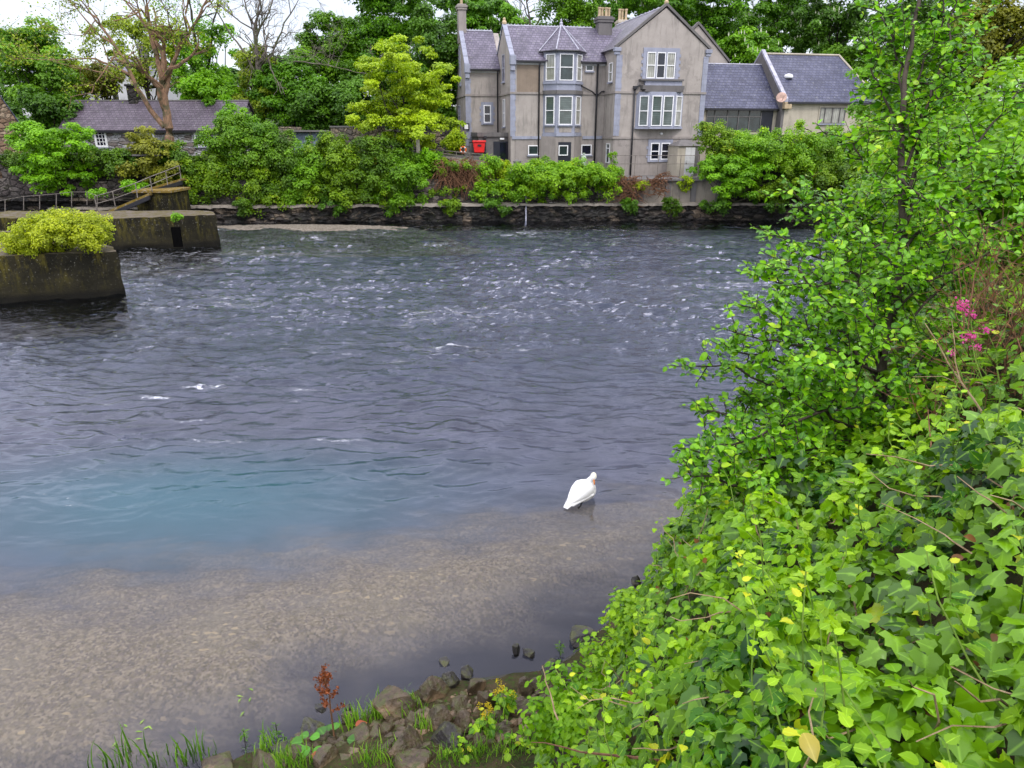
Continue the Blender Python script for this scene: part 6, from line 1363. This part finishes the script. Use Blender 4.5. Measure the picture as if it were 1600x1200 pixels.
for i, (px, py, lb2) in enumerate(((412, 1160, 'dark small weed nearest the leftmost stones'), (432, 1148, 'dark small weed standing tallest in the water'), (382, 1158, 'dark small weed furthest from the stones'), (875-430, 1168, 'dark small weed against the rounded stone'), (875, 1020-0, 'tiny dark weed off the stony point'))):
    rng = np.random.default_rng(350+i); c = atZ(px, py, 0); k = 22; zz = rng.uniform(0, .16, k); a = rng.uniform(0, 6.28, k); P = np.stack([.012*np.cos(a), .012*np.sin(a), zz], 1); D = np.stack([np.cos(a), np.sin(a), .5+0*a], 1)
    r_ = empty('water_weed', c, lb2, 'weed', 'small weeds in the shallow water'); MB().tube([(0, 0, -.1), (.01, 0, .17)], .005, 4).build('stem', B['dark'], r_); leaves('leaf', T_LANCE, P, np.tile([0, -.2, 1.], (k, 1)), D, rng.uniform(.04, .08, k), L['dark'], r_, rng)
for i, (px, py) in enumerate(((369, 1087), (372, 1098), (389, 1097), (396, 1079), (382, 1111), (199, 1136), (218, 1132), (231, 1134), (185, 1158), (210, 1155), (223, 1140), (211, 1143))):
    rng = np.random.default_rng(360+i); c = atZ(px, py, .014); o = leaves('floating_leaf', T_LANCE, [(0, 0, 0)], [(0, 0, 1.)], [rng.normal(size=3)*[1, 1, 0]], [.10], L['waterweed'], None, rng); o.location = tuple(c)
    props(o, 'small pale leaf floating near the grass stems, in the ' + ('right' if i < 5 else 'left') + ' cluster of such leaves', 'leaf', ('right' if i < 5 else 'left')+' cluster of floating leaves')
# rusty dock
rng = np.random.default_rng(380); b_ = atZ(522, 1150, .15); dk = empty('dock_plant', b_, 'rust red dock seed spike with broad green and red leaves at its foot', 'dock'); dist = np.dot(b_-[0, 0, CAMZ], [0, math.cos(PITCH), -math.sin(PITCH)]); hh_ = 118*dist/F*1.15
top = np.array([-.05, 0, hh_]); m = MB(); st = bend(rng, (0, 0, 0), top, 5, .03); m.tube(st, [.012, .011, .009, .008, .006, .004], 6); P_ = []
for j in range(9):
    u = .35+.06*j; p = np.array([-.05*u, 0, hh_*u]); a = j*2.3; e = p + np.array([math.cos(a)*.2*(1.2-u), math.sin(a)*.12, .1]); m.tube([p, (p+e)/2+[0, 0, .01], e], [.005, .004, .003], 4)
    for k in range(42): P_.append(p+(e-p)*rng.uniform(.3, 1.05)+rng.normal(size=3)*.014)
for k in range(160): P_.append(np.array([-.05, 0, 0])*.8 + [0, 0, hh_*rng.uniform(.62, 1.0)] + rng.normal(size=3)*[.022, .02, 0])
m.build('stem', B['brown'], dk); P_ = np.array(P_); leaves('seeds', T_OVAL, P_, rng.normal(size=P_.shape), rng.normal(size=P_.shape), rng.uniform(.018, .034, len(P_)), L['dock'], dk, rng)
k = 14; a = rng.uniform(0, 6.28, k); rr_ = rng.uniform(.05, .28, k); P = np.stack([np.cos(a)*rr_*1.3, -.15+np.sin(a)*rr_, .06+.05*rng.random(k)], 1); leaves('leaf', T_OVAL, P, np.stack([.3*np.cos(a), .3*np.sin(a)-.2, 1+0*a], 1), np.stack([np.cos(a), np.sin(a), .1+0*a], 1), rng.uniform(.12, .22, k), L['redleaf'], dk, rng, None, np.array([.1, .95, .3, .8, .2, .6, .97, .1, .5, .9, .96, .15, .7, .4]))
# leafy weeds with orange florets
for i, (px, py, w_, lb2) in enumerate(((760, 1135, .2, 'yellow green weed with orange florets at the end of the stones'), (785, 1100, .12, 'small weed with yellow florets beside the tall brown stone'), (720, 1185, .2, 'broad leaved yellow green weed at the bottom of the stones'), (810, 1175, .25, 'leafy yellow green weed between grass and bramble'))):
    rng = np.random.default_rng(390+i); c = atZ(px, py+14, .25); r_ = empty('weed', c, lb2, 'weed'); k = 60; a = rng.uniform(0, 6.28, k); rr_ = rng.uniform(.0, w_, k); z_ = rng.uniform(0, .3, k)
    P = np.stack([np.cos(a)*rr_, np.sin(a)*rr_, z_], 1); leaves('leaf', T_BRAM, P, np.stack([.4*np.cos(a), .4*np.sin(a)-.2, 1+0*a], 1), np.stack([np.cos(a), np.sin(a), .3+0*a], 1), rng.uniform(.05, .11, k), L['bramble'], r_, rng)
    m = MB(); fl = []
    for j in range(7):
        e = np.array([rng.normal()*w_*.6, rng.normal()*w_*.4, .36+.06*rng.random()]); m.tube(bend(rng, (0, 0, -.05), e, 3, .05), [.005, .005, .004, .003], 4)
        if i < 2: fl += [e+rng.normal(size=3)*.02 for _ in range(26)]
    m.build('stem', B['green'], r_)
    if fl: fl = np.array(fl); leaves('floret', T_OVAL, fl, rng.normal(size=fl.shape)+[0, 0, 1], rng.normal(size=fl.shape), rng.uniform(.012, .02, len(fl)), L['yflower'], r_, rng)
# old yellow leaf near the bottom
rng = np.random.default_rng(1); c = atT(1255, 1145, 2.35); o = leaves('fallen_leaf', T_OVAL, [(0, 0, 0)], [(-.1, -.5, 1)], [(.1, -.4, -.2)], [.085], L['yellowleaf'], None, rng); o.location = tuple(c); props(o, 'old yellow spotted leaf lying on the ivy near the bottom edge', 'leaf')

# ================================================================== SWAN
def swan():
    c = atZ(909, 781, 0); ax = unit(np.array([.62, .70, 0])); az = math.atan2(ax[1], ax[0]); root = empty('swan', (c[0], c[1], 0), 'white swan resting in the shallows with its head tucked down on its breast', 'swan', None, az)
    # local: +x breast, -x tail, z up
    bm = bmesh.new()
    def loft(path, rings, n=24):
        P = []
        for (p, (ry, rz), t) in zip(path, rings, [None]*len(path)): P.append((np.array(p, float), ry, rz))
        vs = []
        for i, (p, ry, rz) in enumerate(P):
            a = P[max(0, i-1)][0]; b = P[min(len(P)-1, i+1)][0]; t = unit(b-a); s = unit(np.cross([0, 0, 1.], t) if abs(t[2]) < .95 else np.array([0, 1., 0])); u = np.cross(t, s)
            p = p-[0, 0, .045]; vs.append([bm.verts.new(tuple(p + s*ry*math.cos(2*math.pi*k/n) + u*rz*math.sin(2*math.pi*k/n))) for k in range(n)])
        for a, b in zip(vs[:-1], vs[1:]):
            for k in range(n): bm.faces.new((a[k], a[(k+1) % n], b[(k+1) % n], b[k]))
        bm.faces.new(vs[0][::-1]); bm.faces.new(vs[-1])
    loft([(-.46, 0, .13), (-.40, 0, .15), (-.30, 0, .17), (-.16, 0, .19), (0, 0, .205), (.14, 0, .22), (.25, 0, .235), (.32, 0, .25), (.36, 0, .26)],
         [(.02, .012), (.06, .03), (.11, .075), (.165, .145), (.205, .18), (.21, .19), (.175, .17), (.11, .11), (.03, .03)])
    loft([(.24, -.0, .30), (.30, -.02, .38), (.315, -.05, .45), (.29, -.08, .50), (.24, -.10, .515), (.20, -.11, .50)], [(.10, .10), (.072, .072), (.056, .056), (.052, .052), (.054, .054), (.054, .056)], 16)
    loft([(.27, -.085, .525), (.245, -.105, .535), (.205, -.13, .52), (.175, -.15, .495), (.155, -.16, .475)], [(.022, .022), (.054, .055), (.060, .060), (.048, .046), (.026, .022)], 16)
    bmesh.ops.recalc_face_normals(bm, faces=bm.faces); me = bpy.data.meshes.new('body'); bm.to_mesh(me); bm.free()
    M = NM('swan_feathers'); p = M.pos((3, 9, 9)); a = M.noise(p, 6, 4); zc = M.n('ShaderNodeSeparateXYZ'); M.l(M.pos(), zc.inputs[0])
    col = M.mix(M.math('MULTIPLY', M.rng(zc.outputs[2], .44, .52), .55), (.82, .82, .80), (.80, .72, .42)); M.pbr(col, .75, .15, M.bump(a, .35, .01)); me.materials.append(M.done())
    o = link('body', me, root); rm = o.modifiers.new('remesh', 'REMESH'); rm.mode = 'VOXEL'; rm.voxel_size = .011; rm.use_smooth_shade = True; sm = o.modifiers.new('smooth', 'SMOOTH'); sm.iterations = 5; sm.factor = .5
    mat = me.materials[0]
    # folded wings: smooth teardrops over each flank with a ragged row of feather tips
    for sg in (-1, 1):
        bm = bmesh.new(); loft([(.27, sg*.09, .27), (.20, sg*.115, .285), (.06, sg*.125, .275), (-.10, sg*.11, .245), (-.26, sg*.08, .20), (-.40, sg*.05, .165), (-.50, sg*.03, .15)],
             [(.02, .02), (.07, .09), (.085, .12), (.08, .105), (.06, .07), (.035, .035), (.008, .006)], 20)
        bmesh.ops.recalc_face_normals(bm, faces=bm.faces); me = bpy.data.meshes.new('wing'); bm.to_mesh(me); bm.free(); me.materials.append(mat); w_ = link('wing', me, root)
        for f_ in me.polygons: f_.use_smooth = True
        P, N, D, S = [], [], [], []; rng = np.random.default_rng(5)
        for j in range(12):
            u = j/11; P.append((.12-.5*u, sg*(.20-.12*u), .225-.09*u-.045)); N.append((0, sg*.9, .8)); D.append((-1, -sg*.12, -.22)); S.append(.13)
        FT = ([(0,0,0),(-.18,.25,.02),(-.2,.7,.02),(0,1,-.02),(.2,.7,.02),(.18,.25,.02),(0,.5,.05)], [(0,5,6),(5,4,6),(4,3,6),(3,2,6),(2,1,6),(1,0,6)], [0]*7)
        leaves('flight_feathers', FT, P, N, D, S, mat, w_, rng)
    MB().extr([(-.60, -.05, .05), (-.60, .05, .05), (-.40, .09, .12), (-.34, 0, .16), (-.40, -.09, .12)], (0, 0, -.025)).build('tail', mat, root, bevel=.008)
    m = MB(); m.tube([(.165, -.155, .433), (.145, -.175, .40), (.13, -.19, .36), (.123, -.195, .345)], [.021, .018, .014, .008], 10); m.build('bill', m_plain('swan_bill', (.60, .22, .06), .5, .3, .1), root, smoothf=True)
    for sg in (-1, 1): MB().lathe((.2+.0*sg, -.135+sg*.047, .48), [(.002, -.006), (.007, 0), (.002, .006)], 8).build('eye', MT['black'], root)
    for sg in (-1, 1):
        MB().tube([(-.08, sg*.06, .02), (-.16, sg*.07, -.05), (-.24, sg*.07, -.06)], [.016, .011, .02], 8).build('leg', MT['black'], root)
swan()
SW = bpy.data.objects['swan']; SW.scale = (.9, 1.08, 1.06)
